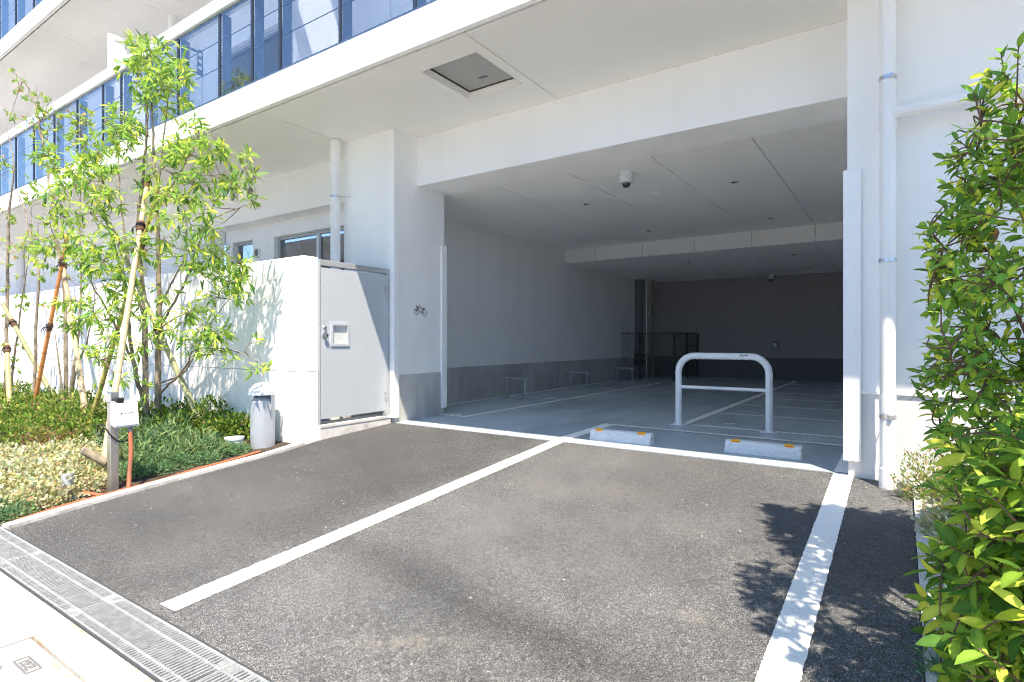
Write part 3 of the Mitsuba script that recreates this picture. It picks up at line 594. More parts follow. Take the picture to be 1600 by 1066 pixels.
for i, (x, y, z, lab) in enumerate(((-3.767, 7.44, 2.991, 'small round ceiling downlight left of the entrance camera'), (-1.713, 7.46, 2.991, 'small round ceiling downlight right of the entrance camera'), (-3.75, 9.9, 2.991, 'small round ceiling downlight before the drop beam, left one'), (-1.725, 9.97, 2.991, 'small round ceiling downlight before the drop beam, right one'),
        (-3.76, 12.3, 2.699, 'small round downlight in the low rear ceiling, front left'), (-1.72, 12.37, 2.699, 'small round downlight in the low rear ceiling, front right'), (-3.79, 14.83, 2.699, 'small round downlight in the low rear ceiling, rear left'), (-1.74, 14.86, 2.699, 'small round downlight in the low rear ceiling, rear right'))):
    k = thing('downlight', lab, 'ceiling light', 'downlights in the garage ceiling')
    add(k, 'trim', lathe([(0.034, -0.003), (0.050, -0.005), (0.052, 0.0), (0.034, 0.0)], (x, y, z), 28), 'm_frame_grey', 40)
    add(k, 'reflector', lathe([(0.0, -0.001), (0.017, -0.001), (0.034, -0.0035), (0.034, 0.0)], (x, y, z), 28), 'm_black', 40)
    add(k, 'lamp', lathe([(0.016 * math.cos(a), -0.0012 - 0.008 * math.sin(a)) for a in np.linspace(0, math.pi / 2, 6)][::-1], (x + 0.008, y, z), 16), 'm_chrome', True)
for (x, y, z, lab) in ((-2.73, 7.45, 2.991, 'flat round white detector on the front garage ceiling'), (-2.74, 14.18, 2.699, 'flat round white detector on the rear garage ceiling')):
    k = thing('smoke_detector', lab, 'smoke detector')
    add(k, 'base', lathe([(0, -0.02), (0.045, -0.02), (0.055, -0.012), (0.055, 0), (0, 0)], (x, y, z), 28), 'm_white_metal', 40)
solo('ceiling_plate', 'flat white square plate on the rear garage ceiling', 'ceiling plate', cb(-2.87, -2.62, 13.18, 13.42, 2.68, 2.699, 0.004), 'm_white_metal')
k = thing('switch_box', 'small grey switch box on the back wall of the garage', 'switch box')
add(k, 'box', cb(-2.75, -2.61, 16.06, 16.099, 0.80, 0.99, 0.006), 'm_rubber_grey'); add(k, 'cover', cb(-2.72, -2.65, 16.052, 16.061, 0.83, 0.95, 0.003), 'm_light_grey')
# mesh cage with pipes at the back
k = thing('mesh_cage', 'dark wire mesh cage in the rear left corner of the garage', 'cage')
def grid(p0, p1, z0, z1):
    p0, p1 = np.array(p0, float), np.array(p1, float); L = np.linalg.norm(p1 - p0); ms = []
    n = int(L / 0.05)
    for i in range(n + 1):
        q = p0 + (p1 - p0) * i / n; ms.append(tube([(q[0], q[1], z0), (q[0], q[1], z1)], 0.003, 4, False))
    for j in range(int((z1 - z0) / 0.10) + 1):
        z = z0 + 0.02 + 0.1 * j; ms.append(tube([(p0[0], p0[1], z), (p1[0], p1[1], z)], 0.0022, 4, False))
    return cat(ms)
for (a, c) in (((-6.05, 14.0), (-5.55, 14.0)), ((-5.55, 14.0), (-4.66, 14.0)), ((-4.66, 14.0), (-4.66, 15.05)), ((-4.66, 15.05), (-4.66, 16.05))):
    add(k, 'mesh_panel', grid(a, c, 0.05, 1.22), 'm_dark', kind='stuff')
    add(k, 'rail', tube([(a[0], a[1], 1.2), (c[0], c[1], 1.2)], 0.014, 8), 'm_dark')
for (x, y) in ((-5.55, 14.0), (-4.66, 14.0), (-4.66, 15.05), (-4.66, 16.0)): add(k, 'post', bx(x - 0.022, x + 0.022, y - 0.022, y + 0.022, 0, 1.22), 'm_dark')
k = thing('standpipe', 'thick grey standpipe with a coupling in the rear left corner', 'pipe')
add(k, 'pipe', tube([(-5.98, 15.0, 0), (-5.98, 15.0, 2.7)], 0.13, 24), 'm_rubber_grey', 50)
add(k, 'coupling', cat(lathe([(0.13, 0.36), (0.16, 0.36), (0.16, 0.5), (0.13, 0.5)], (-5.98, 15.0, 0), 24), lathe([(0.13, 0.56), (0.16, 0.56), (0.16, 0.66), (0.13, 0.66)], (-5.98, 15.0, 0), 24)), 'm_dark', 40)
solo('conduit', 'bright steel conduit beside the thick standpipe', 'conduit', tube([(-5.76, 15.0, 0.0), (-5.76, 15.0, 2.7)], 0.028, 12), 'm_steel', 50)
solo('conduit', 'thin brown conduit right of the bright one in the rear corner', 'conduit', tube([(-5.62, 15.1, 0.0), (-5.62, 15.1, 2.7)], 0.028, 12), 'm_bark', 50)

# the house across the street, which the recessed windows reflect
k = thing('neighbour_house', 'brown two storey house with a tiled roof across the street, seen in the window reflections', 'house')
add(k, 'wall', bx(-50, -24, -22, -14, -0.4, 6.6), 'm_curtain')
rf = trimesh.Trimesh([(-50.6, -13.3, 6.4), (-23.4, -13.3, 6.4), (-23.4, -18, 9.4), (-50.6, -18, 9.4), (-23.4, -22.7, 6.4), (-50.6, -22.7, 6.4)], [[0, 1, 2], [0, 2, 3], [3, 2, 4], [3, 4, 5], [1, 4, 2], [0, 3, 5]], process=False)
add(k, 'roof', rf, 'm_plate_grey')
for x in (-47, -40, -33): add(k, 'window', bx(x, x + 1.6, -14.001, -13.96, 3.3, 4.5), 'm_light_grey')
# ------------------------------------------------------------------ things in the left bed
def sz(x, y): return float(soil(np.array([x]), np.array([y]))[0]) - 0.02
k = thing('bollard_light', 'grey domed bollard light in front of the white wall', 'bollard light')
bxx, byy = -5.60, 3.50; z0 = sz(bxx, byy) - 0.03
add(k, 'body', lathe([(0, z0), (0.118, z0), (0.118, 0.345), (0.112, 0.37), (0.09, 0.39), (0.05, 0.403), (0, 0.407)], (bxx, byy, 0), 40), 'm_bollard', 30)
th = np.linspace(math.radians(20), math.radians(200), 25) - math.radians(10)
for_sh = Polygon([(0.126 * math.cos(a), 0.126 * math.sin(a)) for a in th] + [(0.1185 * math.cos(a), 0.1185 * math.sin(a)) for a in th[::-1]])
m = ext(for_sh, 0.46 - z0); m.apply_translation([bxx, byy, z0]); add(k, 'back_shell', m, 'm_bollard', 40)
add(k, 'dome', lathe([(0, 0.425), (0.115, 0.43), (0.138, 0.432), (0.139, 0.44), (0.128, 0.447)] + [(0.126 * math.cos(a), 0.447 + 0.118 * math.sin(a)) for a in np.linspace(0.05, math.pi / 2, 10)], (bxx, byy, 0), 40), 'm_white_metal', 40)
k = thing('outlet_post', 'square stainless steel post in the bed near the kerb', 'post')
x0, x1, y0, y1 = -5.335, -5.268, 1.968, 2.030; z0 = sz(-5.3, 2.0) - 0.02
add(k, 'shaft', cb(x0, x1, y0, y1, z0, 0.50, 0.004), 'm_steel')
add(k, 'head', cat(cb(x0 - 0.002, x1 + 0.002, y0 - 0.002, y1 + 0.002, 0.50, 0.585, 0.006), bx(x0 - 0.07, x0 - 0.004, y0 + 0.01, y0 + 0.045, 0.535, 0.575)), 'm_chrome')
add(k, 'plug', cat(cb(x1 + 0.004, x1 + 0.05, 1.99, 2.05, 0.49, 0.54, 0.008), tube([(x1 + 0.02, 2.02, 0.5), (x1 + 0.03, 2.06, 0.47)], 0.012, 8)), 'm_black')
cable = smooth_path([(x1 + 0.02, 2.10, 0.31), (x1 + 0.03, 2.09, 0.20), (x1 + 0.01, 2.03, 0.18), (x1 + 0.015, 1.965, 0.24), (x0 + 0.05, 1.93, 0.31), (x0 - 0.03, 1.92, 0.32), (x0 - 0.05, 1.92, 0.26), (x0 - 0.01, 1.92, 0.23), (x0 + 0.03, 1.93, 0.30)], 6)
add(k, 'cable', tube(cable, 0.006, 8), 'm_black', 60)
k = thing('outlet_box', 'pale grey hooded outlet box on the stainless post', 'outlet box')
P = Polygon([(0, 0.0), (0.075, -0.015), (0.08, 0.0), (0.05, 0.17), (0.035, 0.19), (0, 0.19)])
m = ext(P, 0.165); v = np.array(m.vertices); m = trimesh.Trimesh(np.column_stack([v[:, 0] + x1 + 0.006, v[:, 2] + 1.972, v[:, 1] + 0.318]), m.faces); m.fix_normals(); add(k, 'hood', m, 'm_light_grey', 25)
P = Polygon([(0, 0.010), (0.075, -0.01), (0.083, 0.0), (0.053, 0.174), (0.036, 0.196), (0, 0.196)])
for yy in (1.968, 2.135):
    m = ext(P, 0.006); v = np.array(m.vertices); m = trimesh.Trimesh(np.column_stack([v[:, 0] + x1 + 0.006, v[:, 2] + yy, v[:, 1] + 0.316]), m.faces); m.fix_normals(); add(k, 'hood_rim', m, 'm_white_metal')
tm = []
rg = np.random.default_rng(5); yy = 0.03
for i in range(9):
    wd = rg.uniform(0.006, 0.011); tm.append(bx(0, 0.0012, yy, yy + 0.0022, 0.0, 0.010)); tm.append(bx(0, 0.0012, yy, yy + wd * 0.8, rg.choice([0.0, 0.004, 0.0085]), rg.choice([0.0105, 0.0109]) if i % 3 else 0.0112)) if i % 4 == 0 else tm.append(bx(0, 0.0012, yy, yy + wd * 0.7, 0.0085, 0.0103)); yy += wd + 0.002
m = cat(tm); a = math.atan2(0.03, 0.17)
m.apply_transform(trimesh.transformations.rotation_matrix(-a, [0, 1, 0])); m.apply_translation([x1 + 0.006 + 0.0645, 1.985, 0.407]); add(k, 'lettering', m, 'm_black', label='one line of tiny dark lettering')
add(k, 'gland', tube([(x1 + 0.05, 2.09, 0.318), (x1 + 0.05, 2.09, 0.26)], 0.02, 12), 'm_rubber_grey', 40)
k = thing('orange_conduit', 'orange brown conduit lying along the kerb and rising to the outlet box', 'conduit')
zz = lambda x, y, h=0.012: (x, y, sz(x, y) + h)
add(k, 'riser', tube(smooth_path([(x1 + 0.05, 2.09, 0.27), (-5.19, 2.085, 0.1), (-5.155, 2.06, -0.08), zz(-5.10, 2.03, 0.0)], 6), 0.0165, 12), 'm_orange_pipe', 50)
add(k, 'run', tube(smooth_path([zz(-5.02, 1.30), zz(-5.075, 1.6), zz(-5.10, 1.83), zz(-5.115, 2.03, 0.02), zz(-5.15, 2.3), zz(-5.19, 2.62, 0.02), zz(-5.235, 2.95), zz(-5.30, 3.28, 0.02)], 8), 0.0155, 10), 'm_orange_pipe', 50)
add(k, 'spur', tube(smooth_path([zz(-5.12, 1.86), zz(-5.22, 1.82, 0.02), zz(-5.36, 1.80, 0.03), zz(-5.50, 1.83, 0.01)], 6), 0.014, 10), 'm_orange_pipe', 50)
k = thing('spotlight', 'grey garden spotlight tilted up among the pale ground cover', 'spotlight')
sx, sy = -5.29, 1.70; z0 = sz(sx, sy)
add(k, 'lamp_head', tube([(sx, sy, z0 + 0.07), (sx - 0.01, sy - 0.012, z0 + 0.1), (sx - 0.025, sy - 0.005, z0 + 0.20)], [0.030, 0.036, 0.040], 20), 'm_bollard', 40)
add(k, 'bracket', cat(tube([(sx + 0.01, sy + 0.01, z0 - 0.05), (sx + 0.005, sy + 0.005, z0 + 0.09)], 0.014, 10), cb(sx - 0.03, sx + 0.05, sy - 0.02, sy + 0.04, z0 - 0.01, z0 + 0.03, 0.008)), 'm_rubber_grey', 40)
k = thing('spotlight', 'short grey cylinder uplight in the bed left of the bollard light', 'spotlight')
sx, sy = -5.72, 3.26; z0 = sz(sx, sy)
add(k, 'lamp_head', lathe([(0, z0 - 0.02), (0.085, z0 - 0.02), (0.088, z0 + 0.10), (0.096, z0 + 0.105), (0.096, z0 + 0.125), (0.07, z0 + 0.128), (0.0, z0 + 0.12)], (sx, sy, 0), 28), 'm_light_grey', 40)

# bamboo stakes
rgen = np.random.default_rng(11)
def pole(a, b, r, col, label, nodes=0.27, tie=(), name='bamboo_stake'):
    a, b = np.array(a, float), np.array(b, float); L = np.linalg.norm(b - a)
    ss, rr_, cc = [], [], []
    s = -0.12; nn = rgen.uniform(0.05, nodes)
    while s < L:
        for (o, f, c) in ((-0.02, 1.0, 1.0), (-0.006, 1.10, 0.85), (0.0, 1.02, 0.45), (0.006, 1.12, 0.95), (0.02, 1.0, 1.0)):
            if -0.12 < nn + o < L: ss.append(nn + o); rr_.append(f); cc.append(c)
        s = nn; nn += nodes * rgen.uniform(0.8, 1.2)
    ss = np.r_[-0.12, ss, L]; rr_ = np.r_[1, rr_, 1]; cc = np.r_[1, cc, 1]
    o = np.argsort(ss); ss, rr_, cc = ss[o], rr_[o], cc[o]
    pts = a + (b - a) / L * ss[:, None]
    taper = r * (1.0 - 0.25 * np.clip(ss / L, 0, 1))
    sides = 12
    m = tube(pts, taper * rr_, sides)
    tone = np.r_[np.repeat(cc, sides), 1, 1][:, None] * np.array(col)[None] * (0.85 + 0.3 * meshkit.fbm(np.array(m.vertices) * [9, 9, 3], 3, 4))[:, None]
    k = thing(name, label, 'bamboo stake')
    add(k, 'pole', m, 'm_bamboo', True, color=tone)
    for s in tie:
        c = a + (b - a) * s; d = (b - a) / L
        add(k, 'fibre_pad', tube([c - d * 0.06, c - d * 0.02, c + d * 0.03, c + d * 0.07], [r * 1.08, r * 1.34, r * 1.28, r * 1.1], 10), 'm_fibre', 50)
        ms = [ring(c + d * (0.012 * j), d + rgen.normal(0, 0.15, 3), r * 1.40, 0.005, 18, 6) for j in range(3)]
        for j in range(3):
            e = c + np.r_[rgen.normal(0, 0.05, 2), -0.05 - 0.05 * rgen.random()] + np.array([0.03, -0.05, 0]); ms.append(tube(smooth_path([c + np.array([0.01, -r * 1.6, 0]), (c + e) / 2 + np.array([0.02, -0.05, 0.01]), e], 4), 0.005, 5))
        add(k, 'cord', cat(ms), 'm_black', 60)
    return k
pole((-5.60, 2.02, -0.22), (-7.16, 3.05, 2.86), 0.031, (0.46, 0.38, 0.24), 'thick pale bamboo stake leaning from the stainless post up into the main tree', tie=(0.80, 0.98))
pole((-6.72, 3.45, 0.0), (-8.18, 2.90, 2.80), 0.034, (0.30, 0.31, 0.17), 'olive bamboo stake slanting left behind the main tree trunks', tie=(0.40,))
pole((-8.66, 3.00, -0.11), (-7.25, 3.20, 2.82), 0.030, (0.42, 0.36, 0.10), 'yellow green bamboo stake leaning right into the main tree', tie=(0.78,))
pole((-11.47, 3.20, -0.14), (-10.33, 3.30, 2.58), 0.032, (0.55, 0.23, 0.07), 'orange brown bamboo stake among the small leaved trees', tie=(0.50, 0.86))
pole((-11.39, 3.50, -0.05), (-12.56, 3.10, 1.63), 0.038, (0.30, 0.30, 0.14), 'green bamboo stake crossing behind the orange one', tie=(0.80,))
pole((-11.19, 2.85, -0.15), (-11.95, 3.00, 0.95), 0.038, (0.40, 0.37, 0.17), 'pale green bamboo stake at the left edge of the photo', tie=(0.92,))
pole((-9.05, 3.10, -0.04), (-10.87, 3.40, 2.27), 0.038, (0.42, 0.33, 0.20), 'pale tan bamboo stake with a dark foot leaning left between the tree groups', tie=(0.96,))
k = thing('wooden_peg', 'cut tan wooden peg tied to the foot of the pale bamboo stake', 'peg')
add(k, 'peg', tube([(-5.58, 2.06, -0.04), (-5.70, 1.93, 0.075)], 0.034, 14), 'm_bark')
add(k, 'peg_end', tube([(-5.6995, 1.9305, 0.0746), (-5.702, 1.928, 0.0765)], 0.0335, 14), 'm_kerb')

# ------------------------------------------------------------------ leaves
PROF = {'lance': [0.55, 0.9, 0.6], 'oval': [0.75, 1.0, 0.7], 'needle': [0.8, 1.0, 0.8]}
def leaves(pos, axis, up, L, W, col, shape='lance', droop=0.25, fold=0.25):
    """many leaves at once: vertices (n, 11, 3), faces, colours"""
    n = len(pos)
    axis = axis / (np.linalg.norm(axis, axis=1, keepdims=True) + 1e-9)
    side = np.cross(axis, up); side /= np.linalg.norm(side, axis=1, keepdims=True) + 1e-9
    nor = np.cross(side, axis)
    L = np.broadcast_to(L, (n,))[:, None, None]; W = np.broadcast_to(W, (n,))[:, None, None]
    tpl = [(0, 0.0, 0)]
    for t, w in zip((0.25, 0.5, 0.78), PROF[shape]): tpl += [(-w, t, 1), (0, t, 0), (w, t, 1)]
    tpl += [(0, 1.0, 0)]
    tpl = np.array(tpl)
    dr_ = np.broadcast_to(droop, (n,))[:, None, None]
    s = tpl[None, :, 0:1] * W * 0.5
    z = -dr_ * L * tpl[None, :, 1:2] ** 2 + np.abs(tpl[None, :, 0:1]) * W * 0.5 * fold
    V = pos[:, None] + side[:, None] * s + axis[:, None] * (L * tpl[None, :, 1:2]) + nor[:, None] * z
    F = np.array([[0, 2, 1], [0, 3, 2], [1, 2, 5], [1, 5, 4], [2, 3, 6], [2, 6, 5], [4, 5, 8], [4, 8, 7], [5, 6, 9], [5, 9, 8], [7, 8, 10], [8, 9, 10]])
    C = np.repeat(col[:, None], 11, 1) * np.array([0.85, 0.92, 1.22, 0.92, 0.97, 1.22, 0.97, 1.0, 1.12, 1.0, 0.9])[None, :, None]
    return V, F, C
def emit(parent, name, V, F, C, kind=None, label=None):
    n = len(V)
    v = V.reshape(-1, 3); f = (F[None] + 11 * np.arange(n)[:, None, None]).reshape(-1, 3)
    return add(parent, name, trimesh.Trimesh(v, f, process=False), 'm_leaf', True, kind=kind, label=label, color=C.reshape(-1, 3))
def split_emit(parent, V, F, C, count, stuff_name='foliage'):
    """the COUNT leaves that show largest as parts of their own, the rest as one part"""
    if count:
        c = V.mean(1) - EYE; dep = c @ FWD; size = np.linalg.norm(V[:, 10] - V[:, 0], axis=1) / np.maximum(dep, 0.2)
        right = np.array([math.cos(YAW), math.sin(YAW), 0]); u = (c @ right) / np.maximum(dep, 0.2); vv = c[:, 2] / np.maximum(dep, 0.2)
        size = np.where((np.abs(u) < 0.9) & (np.abs(vv) < 0.6) & (dep > 0.2), size, size * 1e-3)
        o = np.argsort(-size)
        for i in o[:count]: emit(parent, 'leaf', V[i:i + 1], F, C[i:i + 1])
        rest = o[count:]
    else: rest = np.arange(len(V))
    if len(rest): emit(parent, stuff_name, V[rest], F, C[rest], kind='stuff')
def palette(rg, n, cols, jitter=0.12):
    c = np.array(cols, float); w = c[:, 3] / c[:, 3].sum()
    hue = 1 + rg.normal(0, 0.10, (n, 1)) * np.array([[1.0, 0.1, -0.8]])
    k = c[rg.choice(len(c), n, p=w), :3]
    return np.clip(k * hue * (1 + rg.normal(0, jitter, (n, 1))), 0.003, 0.9)
def limb_tree(name, label, limbs, trunks, clusters, rg, lf, n_leaf, per, r0=0.04):
    k = thing(name, label, 'tree')
    allp = []
    for i, L in enumerate(limbs):
        p = smooth_path(L, 6); n = len(p)
        ra = r0 * trunks[i] * np.linspace(1, 0.14, n)
        add(k, 'trunk' if trunks[i] > 0.5 else 'branch', tube(p + rg.normal(0, 0.004, p.shape), ra, 9), 'm_bark', 60)
        allp.append(p[len(p) // 4:])
    allp = np.vstack(allp)
    tw, P, A, U, Ls = [], [], [], [], []
    for (x, y, z, ra, rz, dens) in clusters:
        c = np.array([x, y, z])
        d = np.linalg.norm(allp - c, axis=1); j = np.argmin(d + 0.6 * np.maximum(allp[:, 2] - c[2], 0)); a = allp[j]
        if np.linalg.norm(c - a) > 0.05: tw.append(tube(smooth_path([a, (a + c) / 2 + rg.normal(0, 0.03, 3) + [0, 0, -0.03], c], 4), np.linspace(0.005, 0.0022, 9), 5))
        ns = max(1, int(round(dens * (ra * rz) / (0.15 * 0.11))))
        for _ in range(ns):
            off = rg.normal(0, 1, 3); off *= rg.random() ** 0.4 / np.linalg.norm(off)
            s = c + off * [ra, ra * 0.9, rz]
            d0 = s - c + rg.normal(0, 0.02, 3) + np.array([0, 0, 0.03]); dn = np.linalg.norm(d0)
            tip = s + d0 / dn * 0.05
            tw.append(tube([c, s, tip], [0.0022, 0.0016, 0.001], 4, False))
            for q in range(per + rg.integers(-2, 3)):
                ph = q * 2.399 + rg.uniform(0, 0.7); f = 1 - 0.9 * rg.random() ** 1.5
                base = s * (1 - f) + tip * f if f > 0.3 else c * 0.35 + s * 0.65
                t_, a_, b_ = frame_rot(d0)
                dirn = t_ * (0.35 + 0.5 * rg.random()) + (a_ * math.cos(ph) + b_ * math.sin(ph)) * 0.9 + np.array([0, 0, lf['sag']])
                P.append(base); A.append(dirn); U.append(np.array([0, 0, 1.0]) + rg.normal(0, 0.45, 3)); Ls.append(rg.uniform(*lf['len']))
    P, A, U, Ls = map(np.array, (P, A, U, Ls))
    add(k, 'twigs', cat(tw), 'm_twig', 60, kind='stuff')
    V, F, C = leaves(P, A, U, Ls, Ls * lf['asp'], palette(rg, len(P), lf['cols']), lf['shape'], rg.uniform(*lf['droop'], len(P)))
    split_emit(k, V, F, C, n_leaf)
    return k
LIMBS_MAIN = [
 [(-8.08,3.42,-0.11),(-8.05,3.40,0.45),(-7.97,3.36,1.28),(-7.97,3.32,1.85),(-7.96,3.28,2.49),(-7.73,3.25,3.17),(-7.53,3.20,3.74),(-7.63,3.15,4.33)],
 [(-7.72,3.40,-0.08),(-7.66,3.38,0.31),(-7.61,3.36,0.79),(-7.44,3.30,1.34),(-7.43,3.28,2.04),(-7.38,3.25,2.57),(-7.39,3.22,3.18),(-7.41,3.20,3.79),(-7.38,3.18,4.47)],
 [(-7.78,3.35,-0.03),(-7.71,3.20,0.40),(-7.67,3.10,0.80),(-7.54,3.00,1.26),(-7.46,2.90,1.77),(-7.63,2.80,2.44),(-7.88,2.70,2.83),(-8.41,2.65,3.21)],
 [(-7.55,3.36,0.36),(-6.81,3.30,0.70),(-6.62,3.28,0.88),(-6.25,3.30,0.92),(-5.76,3.38,0.87),(-5.36,3.42,0.73)],
 [(-7.55,3.36,0.48),(-6.81,3.30,0.66),(-6.38,3.30,1.10),(-6.06,3.34,1.38),(-5.73,3.40,1.64)],
 [(-7.35,3.30,1.22),(-6.71,3.25,1.68),(-6.32,3.20,2.04),(-5.93,3.20,2.51),(-5.54,3.25,2.59),(-5.31,3.25,2.62)],
 [(-7.44,3.30,1.42),(-7.03,3.30,1.78),(-6.59,3.30,2.15),(-6.25,3.30,2.33),(-5.68,3.30,2.39),(-5.41,3.30,2.40)],
 [(-7.54,3.10,0.65),(-7.54,2.90,1.10),(-7.61,2.70,1.58),(-7.96,2.60,2.00),(-8.50,2.55,2.27)],
 [(-7.34,3.24,2.79),(-7.11,3.20,3.39),(-6.89,3.15,3.80),(-6.68,3.10,4.09)],
 [(-7.54,3.00,1.26),(-7.32,2.75,1.39),(-7.08,2.60,0.82)],
 [(-7.38,3.25,2.57),(-6.71,3.15,2.82),(-6.26,3.10,3.05),(-6.10,3.10,3.22)],
 [(-7.97,3.36,1.28),(-8.21,3.30,1.86),(-8.23,3.20,2.67),(-8.33,3.20,3.43),(-8.14,3.20,3.96)],
 [(-7.67,3.10,0.80),(-6.75,2.90,1.03),(-6.03,2.80,1.22),(-5.53,2.80,1.30)]]
TR_MAIN = [1.05, 1.1, 0.75, 0.35, 0.3, 0.35, 0.3, 0.4, 0.3, 0.25, 0.3, 0.5, 0.3]
CL_MAIN = [(-7.26,3.10,4.40,0.24,0.16),(-7.54,3.10,4.25,0.19,0.19),(-6.98,3.10,4.10,0.22,0.18),(-6.65,3.10,4.12,0.14,0.14),(-6.69,3.05,3.79,0.21,0.18),(-6.29,3.05,3.82,0.10,0.11),(-7.29,3.10,3.77,0.14,0.12),(-6.90,3.10,3.60,0.13,0.09),(-7.94,3.10,3.80,0.17,0.11),(-7.80,3.10,3.57,0.20,0.14),(-8.16,3.10,3.57,0.18,0.16),(-7.71,3.10,3.32,0.17,0.11),(-6.46,3.00,3.06,0.19,0.14),(-5.99,3.00,3.17,0.11,0.17),(-6.06,3.00,2.92,0.16,0.15),(-5.68,3.00,2.88,0.14,0.09),(-5.63,3.10,2.93,0.10,0.08),(-5.42,3.15,2.85,0.09,0.06),(-5.31,3.15,2.72,0.08,0.09),(-5.78,3.05,2.68,0.17,0.13),(-5.51,3.10,2.59,0.10,0.10),(-5.28,3.20,2.61,0.09,0.06),(-5.36,3.25,2.37,0.08,0.06),(-5.63,3.20,2.50,0.07,0.07),(-6.06,3.00,2.62,0.17,0.13),(-5.80,3.00,2.38,0.17,0.10),(-6.68,3.00,2.89,0.18,0.14),(-6.98,3.00,2.69,0.16,0.10),(-6.25,2.90,2.49,0.17,0.12),(-5.98,2.90,2.23,0.17,0.10),(-5.68,3.00,2.14,0.14,0.09),(-6.67,2.90,2.34,0.14,0.08),(-8.78,2.60,3.31,0.19,0.11),(-8.36,2.60,3.04,0.20,0.12),(-7.68,2.60,3.03,0.19,0.13),(-7.53,2.70,3.14,0.15,0.12),(-7.72,2.55,2.74,0.20,0.13),(-7.30,2.65,2.77,0.17,0.13),(-8.23,2.50,2.69,0.15,0.11),(-7.27,2.70,2.56,0.16,0.13),(-7.50,2.60,2.43,0.19,0.11),(-7.94,2.50,2.43,0.16,0.12),(-8.99,2.50,2.28,0.18,0.08),(-8.23,2.50,2.12,0.18,0.11),(-7.72,2.55,2.15,0.17,0.10),(-7.33,2.60,2.05,0.17,0.10),(-7.02,2.70,2.14,0.15,0.10),(-8.54,2.50,2.00,0.14,0.09),(-7.54,2.55,1.85,0.19,0.09),(-7.08,2.60,1.86,0.15,0.11),(-6.84,2.75,1.99,0.14,0.10),(-6.99,2.75,1.73,0.17,0.11),(-7.16,2.60,1.62,0.17,0.10),(-6.82,2.90,1.98,0.14,0.10),(-6.57,2.95,2.10,0.15,0.10),(-6.16,3.05,2.00,0.18,0.11),(-5.90,3.15,1.89,0.16,0.11),(-5.60,3.25,1.81,0.12,0.09),(-6.22,2.95,1.76,0.15,0.09),(-6.06,3.10,1.70,0.16,0.11),(-5.84,3.25,1.63,0.17,0.12),(-5.66,3.32,1.63,0.11,0.11),(-5.93,3.20,1.46,0.18,0.11),(-5.74,3.30,1.46,0.09,0.08),(-7.33,2.60,1.31,0.18,0.11),(-7.15,2.75,1.31,0.17,0.10),(-7.72,2.55,1.46,0.16,0.09),(-6.81,2.80,1.44,0.12,0.07),(-6.53,2.90,1.54,0.12,0.08),(-6.09,2.95,1.29,0.16,0.09),(-6.00,3.10,1.16,0.16,0.09),(-5.87,3.20,1.09,0.15,0.11),(-6.16,3.05,0.96,0.15,0.09),(-5.97,3.15,0.86,0.13,0.08),(-5.86,3.30,0.79,0.09,0.05),(-5.64,3.38,0.97,0.07,0.06),(-5.49,3.42,0.69,0.12,0.05),(-5.32,3.43,0.71,0.04,0.03),(-6.21,2.85,1.13,0.16,0.09),(-6.51,2.80,1.23,0.15,0.07),(-7.00,2.60,1.03,0.15,0.10),(-6.87,2.70,0.82,0.14,0.07),(-7.19,2.55,0.82,0.14,0.08),(-6.50,2.50,0.61,0.14,0.05),(-6.66,2.80,0.92,0.11,0.07),(-6.82,2.90,0.50,0.06,0.06),(-6.89,2.50,0.56,0.07,0.05),(-7.87,2.60,1.25,0.15,0.10),(-7.68,2.60,0.92,0.10,0.06)]
LF_MAIN = dict(len=(0.08, 0.14), asp=0.255, shape='lance', droop=(0.1, 0.45), sag=-0.30, cols=[(0.361, 0.535, 0.095, 5), (0.209, 0.368, 0.082, 3), (0.569, 0.682, 0.138, 2), (0.872, 0.738, 0.111, 0.25), (0.114, 0.221, 0.068, 1.2)])
limb_tree('evergreen_tree', 'tall multi stemmed evergreen tree with narrow bright green leaves before the white wall', LIMBS_MAIN, TR_MAIN, [(*c, 9.0) for c in CL_MAIN], np.random.default_rng(3), LF_MAIN, 300, 8)
LIMBS_A = [[(-10.72,3.40,-0.15),(-10.72,3.40,0.89),(-10.79,3.40,1.84),(-11.01,3.40,2.36),(-11.34,3.40,3.32),(-11.62,3.40,4.09),(-12.22,3.40,5.19),(-13.21,3.40,5.87)],
 [(-10.64,3.35,-0.14),(-10.68,3.30,0.65),(-10.70,3.25,1.19)], [(-10.59,3.40,-0.13),(-10.50,3.42,0.45),(-10.32,3.45,1.33),(-10.29,3.45,2.11),(-10.23,3.42,3.07),(-10.05,3.40,3.90)],
 [(-10.64,3.45,-0.13),(-10.51,3.45,0.45),(-9.96,3.45,1.13),(-9.59,3.40,1.78)], [(-11.62,3.40,4.09),(-11.9,3.4,4.6),(-12.0,3.4,5.3)]]
LIMBS_B = [[(-12.83,3.20,-0.18),(-12.76,3.20,0.71),(-12.70,3.20,2.26),(-12.60,3.20,3.24),(-12.37,3.20,3.96),(-12.76,3.20,4.70)], [(-11.4,3.2,0.2),(-11.3,3.20,1.33),(-11.21,3.20,2.05),(-11.50,3.20,2.58),(-11.95,3.20,3.26),(-12.76,3.20,3.81)],
 [(-12.89,3.25,-0.15),(-12.46,3.25,0.93),(-12.14,3.25,1.69),(-11.83,3.25,2.41),(-11.68,3.25,3.02)]]
